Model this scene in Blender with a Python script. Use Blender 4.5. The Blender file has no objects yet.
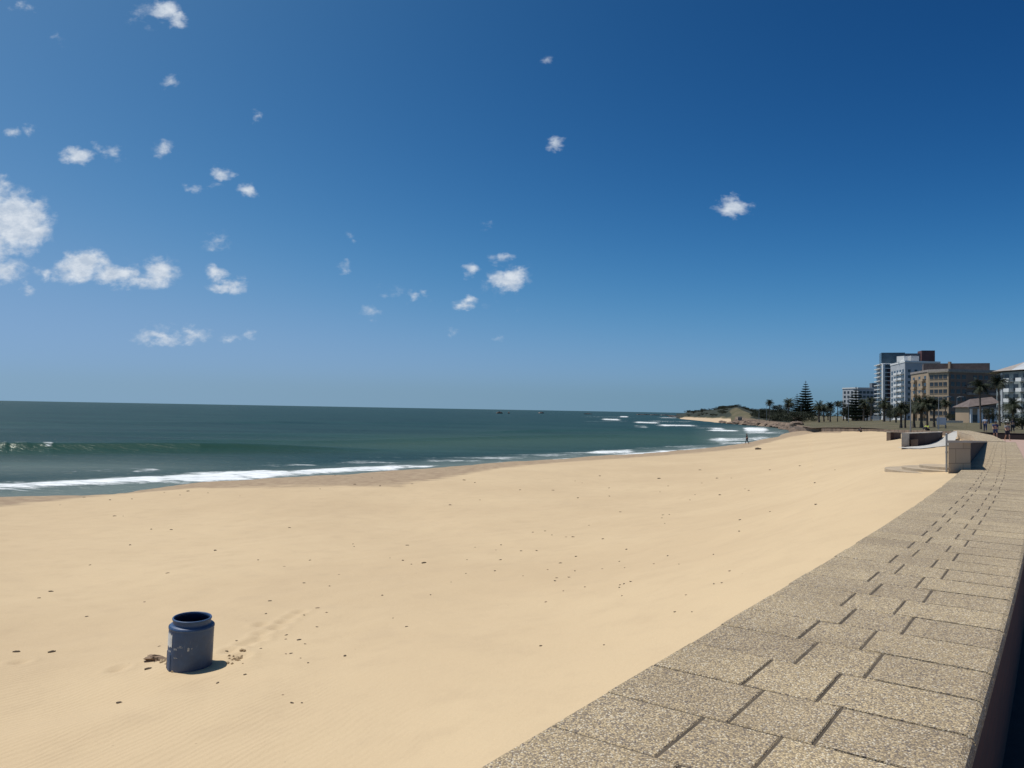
import bpy, math, random
import numpy as np
random.seed(7); rng = np.random.default_rng(7)
S = bpy.context.scene
COL = S.collection
R = math.radians

# ------------------------------------------------------------------ camera model (for laying out the site)
FPX = 769.0; ROLL = R(1.02); PITCH = math.atan(25.7/FPX); EYE = 5.7   # eye is 5.7 m above the sea (z = 0)
def ray(px, py):
    x = (px-512)/FPX; y = -(py-384)/FPX
    c, s = math.cos(ROLL), math.sin(ROLL)
    x2 = x*c-y*s; y2 = x*s+y*c
    cp, sp = math.cos(PITCH), math.sin(PITCH)
    return x2, cp-y2*sp, sp+y2*cp
def gp(px, py, z):                     # z: world height
    r = ray(px, py); t = (z-EYE)/r[2]
    return r[0]*t, r[1]*t
def az_px(px, py=415.):                # azimuth in degrees of an image column near the horizon
    r = ray(px, py); return math.degrees(math.atan2(r[0], r[1]))
def at(px, d):                         # ground position in column px at distance d
    a = R(az_px(px)); return d*math.sin(a), d*math.cos(a)
def yh(px): return 400.7 + px*0.01775
def ztop(px, py, d):                   # world height of something seen at py in column px at distance d
    return EYE + (yh(px)-py)*d/FPX/math.cos(R(az_px(px)))*1.0
def project(X, Y, Z):
    X = np.asarray(X, float); Y = np.asarray(Y, float); Z = np.asarray(Z, float)-EYE
    cp, sp = math.cos(PITCH), math.sin(PITCH)
    zc = Y*cp+Z*sp; yc = -Y*sp+Z*cp
    c, s = math.cos(ROLL), math.sin(ROLL)
    x = X*c+yc*s; y = -X*s+yc*c
    return 512+FPX*x/zc, 384-FPX*y/zc

# ------------------------------------------------------------------ objects
def link(o, parent=None):
    COL.objects.link(o)
    if parent is not None: o.parent = parent
    return o
def tag(o, label=None, cat=None, group=None, kind=None):
    if label: o['label'] = label
    if cat: o['category'] = cat
    if group: o['group'] = group
    if kind: o['kind'] = kind
    return o
def empty(name, loc=(0, 0, 0), rz=0, label=None, cat=None, group=None):
    o = bpy.data.objects.new(name, None); link(o)
    o.location = loc; o.rotation_euler = (0, 0, rz); o.empty_display_size = .2
    return tag(o, label, cat, group)
def copy_tree(o, parent=None):
    c = o.copy(); link(c, parent)
    for ch in list(o.children):
        copy_tree(ch, c)
    return c

class MB:
    def __init__(s): s.v = []; s.f = []; s.t = []
    def add(s, vs, fs, tone=0.5):
        n = len(s.v); s.v += [tuple(p) for p in vs]; s.f += [tuple(i+n for i in f) for f in fs]; s.t += [tone]*len(fs)
    def box(s, x0, x1, y0, y1, z0, z1, tone=.5):
        v = [(x0,y0,z0),(x1,y0,z0),(x1,y1,z0),(x0,y1,z0),(x0,y0,z1),(x1,y0,z1),(x1,y1,z1),(x0,y1,z1)]
        s.add(v, [(0,3,2,1),(4,5,6,7),(0,1,5,4),(1,2,6,5),(2,3,7,6),(3,0,4,7)], tone)
    def obox(s, c, u, v, w, tone=.5):      # oriented box: centre + half vectors
        c = np.array(c, float); u = np.array(u, float); v = np.array(v, float); w = np.array(w, float)
        P = [c+a*u+b*v+d*w for d in (-1, 1) for a, b in ((-1,-1),(1,-1),(1,1),(-1,1))]
        s.add(P, [(0,3,2,1),(4,5,6,7),(0,1,5,4),(1,2,6,5),(2,3,7,6),(3,0,4,7)], tone)
    def prism(s, poly, z0, z1, tone=.5):
        n = len(poly)
        zz0 = z0 if hasattr(z0, '__len__') else [z0]*n
        zz1 = z1 if hasattr(z1, '__len__') else [z1]*n
        v = [(p[0], p[1], zz0[i]) for i, p in enumerate(poly)]+[(p[0], p[1], zz1[i]) for i, p in enumerate(poly)]
        f = [tuple(range(n-1, -1, -1)), tuple(range(n, 2*n))]
        f += [(i, (i+1) % n, n+(i+1) % n, n+i) for i in range(n)]
        s.add(v, f, tone)
    def tube(s, pts, rad, n=8, cap=True, tone=.5):
        pts = [np.array(p, float) for p in pts]
        rings = []
        for i, p in enumerate(pts):
            d = (pts[min(i+1, len(pts)-1)]-pts[max(i-1, 0)]); d = d/(np.linalg.norm(d)+1e-9)
            a = np.cross(d, [0, 0, 1.]) if abs(d[2]) < .95 else np.cross(d, [1., 0, 0])
            a /= np.linalg.norm(a); b = np.cross(d, a)
            r = rad[i] if hasattr(rad, '__len__') else rad
            rings.append([p+r*(a*math.cos(2*math.pi*k/n)+b*math.sin(2*math.pi*k/n)) for k in range(n)])
        v = [q for rg in rings for q in rg]
        f = [(i*n+k, i*n+(k+1) % n, (i+1)*n+(k+1) % n, (i+1)*n+k) for i in range(len(pts)-1) for k in range(n)]
        if cap: f += [tuple(range(n-1, -1, -1)), tuple((len(pts)-1)*n+k for k in range(n))]
        s.add(v, f, tone)
    def lathe(s, prof, n=48, c=(0, 0, 0)):
        v = [(c[0]+r*math.cos(2*math.pi*k/n), c[1]+r*math.sin(2*math.pi*k/n), c[2]+z) for r, z in prof for k in range(n)]
        f = [(i*n+k, i*n+(k+1) % n, (i+1)*n+(k+1) % n, (i+1)*n+k) for i in range(len(prof)-1) for k in range(n)]
        s.add(v, f)
    def build(s, name, mat, parent=None, smooth=False, tones=False):
        me = bpy.data.meshes.new(name); me.from_pydata(s.v, [], s.f); me.update()
        if tones:
            a = me.attributes.new('tone', 'FLOAT', 'FACE'); a.data.foreach_set('value', np.array(s.t, np.float32))
        if mat: me.materials.append(mat)
        if smooth: me.shade_smooth()
        o = bpy.data.objects.new(name, me); link(o, parent)
        return o
def grid_mesh(name, X, Y, Z, mat, attrs=None, smooth=True):
    nr, nc = X.shape
    me = bpy.data.meshes.new(name)
    co = np.stack([X, Y, Z], -1).reshape(-1, 3).astype(np.float32)
    i = np.arange((nr-1)*(nc-1)); r = i//(nc-1); c = i % (nc-1)
    a = r*nc+c
    q = np.stack([a, a+1, a+nc+1, a+nc], -1).astype(np.int32)
    me.vertices.add(nr*nc); me.vertices.foreach_set('co', co.ravel())
    me.loops.add(q.size); me.loops.foreach_set('vertex_index', q.ravel())
    me.polygons.add(len(q)); me.polygons.foreach_set('loop_start', np.arange(0, q.size, 4, dtype=np.int32))
    me.polygons.foreach_set('loop_total', np.full(len(q), 4, np.int32))
    me.update(calc_edges=True)
    for k, A in (attrs or {}).items():
        at_ = me.attributes.new(k, 'FLOAT', 'POINT'); at_.data.foreach_set('value', np.asarray(A, np.float32).ravel())
    me.materials.append(mat)
    if smooth: me.shade_smooth()
    if me.polygons[0].normal.z < 0: me.flip_normals()
    o = bpy.data.objects.new(name, me); link(o); return o

# ------------------------------------------------------------------ materials
class NT:
    def __init__(s, name):
        s.m = bpy.data.materials.new(name); s.m.use_nodes = True; s.t = s.m.node_tree; s.n = s.t.nodes
        s.b = s.n['Principled BSDF']
    def new(s, typ, **kw):
        x = s.n.new(typ)
        for k, v in kw.items(): setattr(x, k, v)
        return x
    def L(s, a, b): s.t.links.new(a, b)
    def val(s, sock, v):
        if hasattr(v, 'is_output') or isinstance(v, bpy.types.NodeSocket): s.L(v, sock)
        else: sock.default_value = v
    def math(s, op, a, b=0., c=0., clamp=False):
        x = s.new('ShaderNodeMath', operation=op); x.use_clamp = clamp
        s.val(x.inputs[0], a); s.val(x.inputs[1], b)
        if len(x.inputs) > 2: s.val(x.inputs[2], c)
        return x.outputs[0]
    def mix(s, f, a, b, blend='MIX'):
        x = s.new('ShaderNodeMix', data_type='RGBA', blend_type=blend)
        s.val(x.inputs[0], f)
        s.val(x.inputs[6], a if isinstance(a, bpy.types.NodeSocket) else (*a, 1))
        s.val(x.inputs[7], b if isinstance(b, bpy.types.NodeSocket) else (*b, 1))
        return x.outputs[2]
    def noise(s, scale, detail=4, rough=.55, vec=None, dist=0.):
        x = s.new('ShaderNodeTexNoise'); x.inputs['Scale'].default_value = scale; x.inputs['Detail'].default_value = detail
        x.inputs['Roughness'].default_value = rough; x.inputs['Distortion'].default_value = dist
        s.L(vec if vec is not None else s.coord(), x.inputs['Vector'])
        return x.outputs['Fac']
    def coord(s):
        if not hasattr(s, '_c'): s._c = s.new('ShaderNodeTexCoord').outputs['Object']
        return s._c
    def mapv(s, scale=(1, 1, 1), rot=(0, 0, 0), vec=None):
        x = s.new('ShaderNodeMapping'); x.inputs['Scale'].default_value = scale; x.inputs['Rotation'].default_value = rot
        s.L(vec if vec is not None else s.coord(), x.inputs['Vector']); return x.outputs[0]
    def ramp(s, f, stops):
        x = s.new('ShaderNodeMapRange', interpolation_type='SMOOTHSTEP'); s.val(x.inputs[0], f)
        x.inputs[1].default_value, x.inputs[2].default_value = stops[0], stops[1]
        x.inputs[3].default_value, x.inputs[4].default_value = (stops[2], stops[3]) if len(stops) > 2 else (0, 1)
        return x.outputs[0]
    def attr(s, name):
        x = s.new('ShaderNodeAttribute'); x.attribute_name = name; return x.outputs['Fac']
    def bump(s, h, strength=.5, dist=.01, prev=None):
        x = s.new('ShaderNodeBump'); x.inputs['Strength'].default_value = strength; x.inputs['Distance'].default_value = dist
        s.L(h, x.inputs['Height'])
        if prev is not None: s.L(prev, x.inputs['Normal'])
        return x.outputs[0]
    def col(s, c): s.val(s.b.inputs['Base Color'], c if isinstance(c, bpy.types.NodeSocket) else (*c, 1))
    def rough(s, r): s.val(s.b.inputs['Roughness'], r)
    def nrm(s, n): s.L(n, s.b.inputs['Normal'])

def plain(name, c, rough=.7, var=.12, scale=3., metal=0., bump=0., bscale=40.):
    m = NT(name)
    n = m.noise(scale, 5, .6)
    a = tuple(x*(1-var) for x in c); b = tuple(min(1, x*(1+var)) for x in c)
    m.col(m.mix(m.ramp(n, (.3, .7)), a, b)); m.rough(rough); m.b.inputs['Metallic'].default_value = metal
    if bump: m.nrm(m.bump(m.noise(bscale, 4), bump, .01))
    return m.m

def mat_sand():
    m = NT('dry_sand')
    big = m.noise(.12, 4, .55); mid = m.noise(1.3, 5, .6); fine = m.noise(60, 3, .7)
    dry = m.mix(m.ramp(big, (.3, .7)), (.54, .406, .250), (.592, .452, .28))
    dry = m.mix(m.math('MULTIPLY', m.ramp(mid, (.45, .75)), .35), dry, (.47, .352, .222))
    dry = m.mix(m.math('MULTIPLY', m.ramp(fine, (.35, .75)), .22), dry, (.42, .31, .19))
    # scattered tiny shell and weed fragments
    v = m.new('ShaderNodeTexVoronoi'); v.inputs['Scale'].default_value = 5.5; m.L(m.coord(), v.inputs['Vector'])
    rnd = m.new('ShaderNodeSeparateColor'); m.L(v.outputs['Color'], rnd.inputs[0])
    patch = m.ramp(m.noise(.35, 3, .6), (.5, .68))
    d = m.math('LESS_THAN', v.outputs['Distance'], m.math('MULTIPLY', rnd.outputs[1], .09))
    sp = m.math('MULTIPLY', m.math('MULTIPLY', d, m.math('GREATER_THAN', rnd.outputs[0], .72)), patch)
    dry = m.mix(m.math('MULTIPLY', sp, .75), dry, (.16, .11, .07))
    wet = m.attr('wet')
    wn = m.math('ADD', wet, m.math('MULTIPLY', m.math('SUBTRACT', m.noise(.5, 6, .65, m.mapv((.5, 1.6, 1), (0, 0, R(-20)))), .5), .75))
    wf = m.ramp(wn, (.35, .62))
    damp = m.mix(m.ramp(m.noise(1.4, 5, .7), (.35, .65)), (.30, .215, .14), (.40, .30, .195))
    c = m.mix(wf, dry, damp)
    soak = m.ramp(m.attr('soak'), (.3, .8))
    c = m.mix(soak, c, (.155, .118, .088))
    m.col(c)
    m.rough(m.mix(soak, (.95,)*3, (.22,)*3))
    m.b.inputs['Specular IOR Level'].default_value = .25
    rip = m.attr('ripple')
    w = m.new('ShaderNodeTexWave', wave_type='BANDS', bands_direction='X', wave_profile='SIN')
    w.inputs['Scale'].default_value = 5.2; w.inputs['Distortion'].default_value = 8; w.inputs['Detail'].default_value = 3; w.inputs['Detail Scale'].default_value = .55
    m.L(m.mapv((1, .32, 1), (0, 0, R(62))), w.inputs['Vector'])
    h = m.math('MULTIPLY', w.outputs['Fac'], m.math('MULTIPLY', rip, .0048))
    h = m.math('ADD', h, m.math('MULTIPLY', m.noise(2.2, 6, .6), .03))
    h = m.math('ADD', h, m.math('MULTIPLY', m.noise(28, 4, .7), .006))
    b = m.new('ShaderNodeBump'); b.inputs['Strength'].default_value = .75; b.inputs['Distance'].default_value = 1; m.L(h, b.inputs['Height'])
    m.nrm(b.outputs[0])
    return m.m

def mat_sea():
    m = NT('sea_water')
    N = m.n; N.remove(m.b)
    sh = m.attr('shallow'); fo = m.attr('foam'); gr = m.attr('green')
    big = m.noise(.012, 4, .6, m.mapv((1, 3.2, 1), (0, 0, R(8))))
    deep = m.mix(m.ramp(big, (.35, .65)), (.011, .036, .040), (.016, .050, .050))
    streak = m.ramp(m.noise(.05, 8, .7, m.mapv((.35, 2.4, 1), (0, 0, R(5)))), (.42, .66))
    deep = m.mix(m.math('MULTIPLY', streak, .55), deep, (.030, .072, .072))
    c = m.mix(gr, deep, (.016, .056, .042))
    c = m.mix(m.attr('soft'), c, (.046, .088, .064))
    c = m.mix(sh, c, (.135, .170, .155))
    # chop
    h1 = m.noise(.35, 5, .62, m.mapv((.55, 1.5, 1), (0, 0, R(6))))
    h2 = m.noise(2.6, 5, .6, m.mapv((.6, 1.5, 1), (0, 0, R(-10))))
    h = m.math('ADD', m.math('MULTIPLY', h1, .85), m.math('MULTIPLY', h2, .12))
    h = m.math('MULTIPLY', h, m.math('MULTIPLY_ADD', gr, -.75, 1.))
    b = m.new('ShaderNodeBump'); b.inputs['Strength'].default_value = .8; b.inputs['Distance'].default_value = 1.0
    m.L(h, b.inputs['Height'])
    diff = m.new('ShaderNodeBsdfDiffuse'); m.L(c, diff.inputs[0]); m.L(b.outputs[0], diff.inputs['Normal'])
    gl = m.new('ShaderNodeBsdfGlossy'); gl.inputs['Roughness'].default_value = .22; gl.inputs['Color'].default_value = (.80, .82, .76, 1); m.L(b.outputs[0], gl.inputs['Normal'])
    fr = m.new('ShaderNodeFresnel'); fr.inputs['IOR'].default_value = 1.33; m.L(b.outputs[0], fr.inputs['Normal'])
    f = m.math('MINIMUM', m.math('MULTIPLY', fr.outputs[0], .58), .22)
    mx = m.new('ShaderNodeMixShader'); m.L(f, mx.inputs[0]); m.L(diff.outputs[0], mx.inputs[1]); m.L(gl.outputs[0], mx.inputs[2])
    # foam
    n1 = m.noise(1.1, 7, .72, m.mapv((.5, 1.35, 1), (0, 0, R(-14))), .6)
    n2 = m.noise(.11, 8, .72, m.mapv((.5, 1.9, 1)), .4)
    x = m.math('ADD', fo, m.math('MULTIPLY', m.math('SUBTRACT', n1, .5), 1.5))
    x = m.math('ADD', x, m.math('MULTIPLY', m.math('SUBTRACT', n2, .5), 1.7))
    ff = m.math('MULTIPLY', m.ramp(x, (.42, .86)), m.ramp(fo, (.02, .15)))
    cap = m.ramp(m.noise(.09, 9, .78, m.mapv((.45, 2.6, 1), (0, 0, R(4)))), (.69, .74))
    ff = m.math('MAXIMUM', ff, m.math('MULTIPLY', cap, m.math('MULTIPLY_ADD', gr, -.35, .35)))
    fd = m.new('ShaderNodeBsdfDiffuse'); m.L(m.mix(m.ramp(n1, (.35, .6)), (.60, .64, .66), (.86, .88, .88)), fd.inputs[0])
    bf = m.bump(n1, .6, .25); m.L(bf, fd.inputs['Normal'])
    m2 = m.new('ShaderNodeMixShader'); m.L(ff, m2.inputs[0]); m.L(mx.outputs[0], m2.inputs[1]); m.L(fd.outputs[0], m2.inputs[2])
    m.L(m2.outputs[0], N['Material Output'].inputs[0])
    return m.m

def mat_paver(scale=150., name='exposed_aggregate'):
    m = NT(name)
    v = m.new('ShaderNodeTexVoronoi'); v.inputs['Scale'].default_value = scale; v.inputs['Randomness'].default_value = 1; m.L(m.coord(), v.inputs['Vector'])
    sc = m.new('ShaderNodeSeparateColor'); m.L(v.outputs['Color'], sc.inputs[0])
    c = m.mix(m.ramp(sc.outputs[0], (.1, .9)), (.34, .264, .158), (.61, .488, .305))
    c = m.mix(m.math('GREATER_THAN', sc.outputs[1], .86), c, (.68, .61, .48))
    c = m.mix(m.math('GREATER_THAN', sc.outputs[2], .84), c, (.17, .14, .12))
    c = m.mix(m.ramp(v.outputs['Distance'], (.42, .8)), c, (.24, .195, .145))
    tone = m.attr('tone')
    big = m.noise(1.2, 5, .6)
    c = m.mix(m.ramp(big, (.3, .75)), c, m.mix(1., c, (.80, .79, .79), 'MULTIPLY'))
    c = m.mix(tone, m.mix(1., c, (.97, .94, .90), 'MULTIPLY'), m.mix(1., c, (1.14, 1.11, 1.04), 'MULTIPLY'))
    st = m.ramp(m.noise(5., 6, .7), (.58, .75))
    c = m.mix(m.math('MULTIPLY', st, .3), c, (.12, .10, .08))
    m.col(c); m.rough(.85)
    m.nrm(m.bump(m.math('SUBTRACT', 1., v.outputs['Distance']), .75, .004))
    return m.m

def mat_bricks(name, c1, c2, mortar, bw=.23, bh=.085, rot=(R(90), 0, 0)):
    m = NT(name)
    b = m.new('ShaderNodeTexBrick'); b.inputs['Scale'].default_value = 1; b.inputs['Brick Width'].default_value = bw; b.inputs['Row Height'].default_value = bh
    b.inputs['Mortar Size'].default_value = .008
    b.inputs['Color1'].default_value = (*c1, 1); b.inputs['Color2'].default_value = (*c2, 1); b.inputs['Mortar'].default_value = (*mortar, 1)
    m.L(m.mapv(rot=rot), b.inputs['Vector'])
    m.col(m.mix(m.math('MULTIPLY', m.noise(2, 5, .7), .5), b.outputs['Color'], mortar)); m.rough(.85)
    m.nrm(m.bump(m.math('ADD', b.outputs['Fac'], m.noise(30, 3)), .3, .01))
    return m.m

def mat_land():
    m = NT('coastal_ground')
    g = m.mix(m.ramp(m.noise(.35, 6, .7), (.35, .65)), (.075, .066, .034), (.150, .122, .066))
    g = m.mix(m.ramp(m.noise(.06, 4, .6), (.4, .65)), g, (.085, .078, .036))
    rock = m.mix(m.ramp(m.noise(.25, 7, .75, m.mapv((1, 1, 3))), (.35, .65)), (.075, .052, .04), (.26, .185, .125))
    c = m.mix(m.ramp(m.math('ADD', m.attr('rock'), m.math('MULTIPLY', m.math('SUBTRACT', m.noise(.3, 5, .7), .5), .6)), (.35, .6)), g, rock)
    scrub = m.mix(m.ramp(m.noise(.3, 6, .7), (.35, .65)), (.011, .016, .010), (.030, .036, .020))  # greens darkened to stand in for the scrub's self-shadow
    c = m.mix(m.ramp(m.math('ADD', m.attr('scrub'), m.math('MULTIPLY', m.math('SUBTRACT', m.noise(.09, 6, .7), .5), .9)), (.4, .6)), c, scrub)
    c = m.mix(m.ramp(m.math('ADD', m.attr('sandy'), m.math('MULTIPLY', m.math('SUBTRACT', m.noise(.1, 5, .7), .5), .5)), (.4, .6)), c, (.52, .385, .25))
    m.col(c); m.rough(.95); m.nrm(m.bump(m.noise(.8, 6, .7), .8, .5))
    return m.m

def mat_leaf(name, dark, light):
    m = NT(name)
    oi = m.new('ShaderNodeObjectInfo').outputs['Random']
    c = m.mix(m.ramp(m.noise(.9, 4, .7), (.35, .65)), dark, light)
    c = m.mix(m.math('MULTIPLY', oi, .35), c, m.mix(1., c, (.8, .8, .8), 'MULTIPLY'))
    m.col(c); m.rough(.65); m.b.inputs['Specular IOR Level'].default_value = .25
    return m.m

def mat_drum():
    m = NT('blue_drum_plastic')
    n = m.noise(7, 6, .7)
    c = m.mix(m.ramp(n, (.3, .7)), (.023, .060, .145), (.034, .084, .190))
    c = m.mix(m.math('MULTIPLY', m.ramp(m.noise(26, 6, .75, m.mapv((1, 1, .35))), (.56, .70)), .35), c, (.16, .20, .27))
    # dust blown on towards the foot
    z = m.new('ShaderNodeSeparateXYZ'); m.L(m.coord(), z.inputs[0])
    c = m.mix(m.math('MULTIPLY', m.ramp(z.outputs['Z'], (.3, .0)), m.math('MULTIPLY', m.noise(14, 5, .7), .25)), c, (.30, .25, .2))
    m.col(c); m.rough(m.ramp(n, (.3, .7, .42, .6)))
    m.nrm(m.bump(m.noise(5, 3), .12, .02))
    return m.m

M = {}
M['sand'] = mat_sand(); M['sea'] = mat_sea(); M['paver'] = mat_paver(); M['land'] = mat_land()
M['cement'] = plain('weathered_concrete', (.30, .265, .215), .85, .25, 2.5, bump=.5, bscale=25)
M['pale_cement'] = plain('pale_concrete', (.50, .455, .39), .85, .15, 1.5, bump=.3)
M['mortar'] = plain('dark_joint_bed', (.085, .066, .046), .9, .3, 8)
M['redbrick'] = mat_bricks('red_brick_shaded', (.030, .013, .013), (.042, .018, .017), (.030, .020, .019))  # brick tone lowered so the colour carries the depth of shade
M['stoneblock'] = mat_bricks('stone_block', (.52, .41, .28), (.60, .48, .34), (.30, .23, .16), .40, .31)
M['pinkpave'] = mat_bricks('pink_paving', (.42, .27, .215), (.50, .34, .27), (.33, .24, .19), .22, .11, (0, 0, 0))
M['steel'] = plain('galvanised_steel', (.27, .28, .29), .45, .15, 12, .6)
M['white'] = plain('white_paint', (.74, .74, .72), .6, .05, .3)
M['tan'] = plain('tan_render', (.39, .295, .20), .8, .10, .15)
M['brown'] = plain('wing_shade_brown', (.20, .145, .115), .8, .12, .15)  # long wing's shade put into its render colour
M['greyw'] = plain('grey_white_render', (.44, .46, .48), .7, .08, .15)
M['greyd'] = plain('slate_grey_render', (.17, .18, .20), .7, .1, .15)
M['teal'] = plain('pale_grey_green_render', (.23, .265, .265), .7, .08, .15)
M['glass'] = plain('dark_window_glass', (.035, .042, .05), .15, .3, .2)
M['crown_glass'] = plain('blue_grey_glass', (.055, .085, .11), .2, .3, .25)
M['tile'] = plain('grey_roof_tiles', (.30, .265, .24), .8, .15, 1.)
M['darktile'] = plain('dark_roof_tiles', (.13, .10, .09), .8, .2, 1.)
M['maroon'] = plain('maroon_cladding', (.115, .055, .055), .7, .15, .3)
M['bark'] = plain('palm_bark', (.13, .10, .075), .9, .35, 4)
M['frond'] = mat_leaf('palm_frond', (.013, .020, .010), (.042, .052, .024))
M['dryfrond'] = mat_leaf('dry_frond', (.10, .075, .04), (.19, .14, .075))
M['pine'] = mat_leaf('norfolk_needles', (.010, .019, .013), (.028, .042, .024))
M['bush'] = mat_leaf('broad_leaf', (.012, .019, .010), (.038, .046, .022))
M['rock'] = plain('brown_rock', (.16, .115, .085), .9, .4, .6, bump=.6, bscale=3)
M['darkrock'] = plain('wet_dark_rock', (.03, .028, .027), .6, .4, .6)
M['weed'] = plain('dry_seaweed', (.075, .05, .03), .9, .5, 30)
M['shell'] = plain('shell_grit', (.24, .16, .10), .8, .4, 40)
M['skin'] = plain('skin', (.42, .25, .17), .6, .08, 20)
M['cl_dark'] = plain('dark_cloth', (.025, .028, .045), .9, .2, 20)
M['cl_blue'] = plain('navy_cloth', (.03, .045, .12), .9, .2, 20)
M['cl_pale'] = plain('pale_blue_cloth', (.34, .42, .55), .9, .1, 20)
M['cl_grey'] = plain('grey_cloth', (.20, .20, .21), .9, .1, 20)
M['cl_lime'] = plain('lime_cloth', (.50, .62, .10), .9, .1, 20)
M['cl_red'] = plain('dark_red_cloth', (.20, .03, .03), .9, .1, 20)
M['hair'] = plain('dark_hair', (.02, .014, .01), .7, .2, 30)
M['board'] = plain('sign_board', (.36, .40, .47), .6, .08, 2)
M['drum'] = mat_drum()
M['drum_in'] = plain('drum_inside', (.012, .028, .066), .7, .3, 6)
M['paper'] = plain('torn_label', (.66, .68, .68), .8, .12, 30)
M['scuff'] = plain('pale_scuffs', (.34, .38, .43), .8, .3, 60)

# ------------------------------------------------------------------ terrain heights (thin plate through surveyed points; z relative to the eye)
class TPS:
    def __init__(s, pts):
        P = np.array([(p[0]/18., math.log(p[1])) for p in pts]); v = np.array([p[2] for p in pts], float)
        n = len(P); d = np.linalg.norm(P[:, None]-P[None], axis=2)
        K = s.k(d)+np.eye(n)*2e-3
        A = np.zeros((n+3, n+3)); A[:n, :n] = K; A[:n, n] = 1; A[:n, n+1:] = P; A[n, :n] = 1; A[n+1:, :n] = P.T
        s.w = np.linalg.solve(A, np.concatenate([v, [0, 0, 0]])); s.P = P
    @staticmethod
    def k(d): return np.where(d > 1e-9, d*d*np.log(np.maximum(d, 1e-9)), 0)
    def __call__(s, az, r):
        az = np.asarray(az, float)/18.; r = np.log(np.asarray(r, float)); out = s.w[-3]+s.w[-2]*az+s.w[-1]*r
        for i, (a, b) in enumerate(s.P): out = out+s.w[i]*s.k(np.hypot(az-a, r-b))
        return out
def polar(X, Y): return math.degrees(math.atan2(X, Y)), math.hypot(X, Y)

# near shoreline (column, row) -> polar
SH = [(-400, 528), (-200, 510), (0, 496), (200, 482), (300, 476), (400, 469.5), (500, 462), (600, 455.5), (680, 450), (730, 445), (760, 439.5), (780, 435), (795, 431.8)]
SH_ = np.array(SH, float)
sh = np.array([polar(*gp(x, y, 0)) for x, y in SH])
def r_shore(az): return np.interp(az, sh[:, 0], sh[:, 1])
AZ_SEA_END = sh[-1, 0]
# sea wall line, left edge: straight run, then the bay curve
def wallA(s):                                     # s: metres along from the foot of the perpendicular below the camera
    pts = WA; i = np.interp(s, WAs, np.arange(len(WAs))); j = min(int(i), len(pts)-2); f = i-j
    p = pts[j]*(1-f)+pts[j+1]*f; d = pts[j+1]-pts[j]; d = d/np.linalg.norm(d)
    return p, d
WAs = [-8.0+.5*i for i in range(0, 106)]
p = np.array([.40, 3.04]); s0 = .588*.40+.809*3.04
def hd(s): return R(float(np.interp(s, [0, 4, 9, 16, 24], [36.1, 35.7, 35.0, 33.6, 32.6])))
WA = [None]*len(WAs); k0 = min(range(len(WAs)), key=lambda i: abs(WAs[i]-s0)); q = p+(WAs[k0]-s0)*np.array([math.sin(hd(s0)), math.cos(hd(s0))])
WA[k0] = q
for i in range(k0+1, len(WAs)): a = hd(WAs[i]-.25); WA[i] = WA[i-1]+.5*np.array([math.sin(a), math.cos(a)])
for i in range(k0-1, -1, -1): a = hd(WAs[i]+.25); WA[i] = WA[i+1]-.5*np.array([math.sin(a), math.cos(a)])
WB = [np.array(v) for v in [(22.6, 37.4), (30., 50.2), (38.6, 67.2), (44, 80), (51, 99), (57, 115), (62, 131), (65.5, 148), (69, 171), (85, 226), (103, 285)]]
WALL_LINE = [v for v, s in zip(WA, WAs) if s <= 42.6]+WB
def wall_sd(X, Y):                                # signed distance to the wall's left edge, + on the landward side
    best = np.full(X.shape, 1e9); sg = np.zeros(X.shape)
    for a, b in zip(WALL_LINE[:-1:1], WALL_LINE[1::1]):
        d = b-a; L2 = d@d; t = np.clip(((X-a[0])*d[0]+(Y-a[1])*d[1])/L2, 0, 1)
        dx = X-a[0]-t*d[0]; dy = Y-a[1]-t*d[1]; D = np.hypot(dx, dy); m = D < best
        best = np.where(m, D, best); sg = np.where(m, np.sign(dx*d[1]-dy*d[0]), sg)
    return best*sg

BP = []
def bp(px, py, z): BP.append((*polar(*gp(px, py, EYE+z)), z))
for X, Y, z in [(-.6, 1.6, -2.6), (0, 3, -2.5), (1.5, 5.3, -2.3), (4.2, 9.1, -1.9), (6.7, 12.6, -1.5), (8.3, 15, -1.25), (9.4, 17, -1.22), (11, 20, -1.3), (13.5, 24, -1.5), (20, 34, -1.62), (27, 46, -1.66), (-3, 1, -2.9), (-8, 2, -3.6), (5, 3, -2.4)]:
    BP.append((*polar(X, Y), z))
for c in [(190, 668, -3.6), (0, 768, -3.55), (300, 768, -3.25), (0, 640, -4.0), (0, 560, -4.6), (0, 520, -5.25), (200, 560, -4.45), (200, 510, -5.1), (330, 640, -3.6), (400, 560, -4.1), (400, 510, -4.9),
          (500, 700, -2.9), (560, 600, -3.3), (600, 520, -4.1), (600, 480, -4.9), (700, 540, -3.0), (700, 475, -4.5), (800, 500, -2.5), (800, 460, -3.3), (760, 455, -4.4), (850, 440, -3.2), (880, 470, -1.45), (890, 468, -1.27), (905, 473, -1.29), (930, 474.5, -1.27), (915, 461, -1.38), (912, 448.5, -1.97), (925, 447.5, -1.95), (938, 443.5, -1.86), (948, 440.5, -1.76), (955, 437.5, -1.66), (940, 455, -1.5), (850, 480, -2.1),
          (905, 449, -1.95), (930, 448, -1.75), (880, 430.8, -2.5), (850, 431.8, -3.05), (820, 432, -3.7), (800, 431, -4.7), (890, 440, -2.2), (780, 445, -4.3)]:
    bp(*c)
for a, r_ in sh: BP.append((a, r_, -5.72)); BP.append((a, r_*1.18, -6.9)) if a < AZ_SEA_END-1 else None
beach_tps = TPS(BP)
DR = gp(189.5, 664, EYE-3.62)                        # the drum's foot
FOOT = [(231, 655), (246, 646), (258, 641), (262, 634), (276, 628), (284, 620), (291, 614), (262, 622), (300, 609), (240, 664), (118, 665), (20, 650)]
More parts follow.
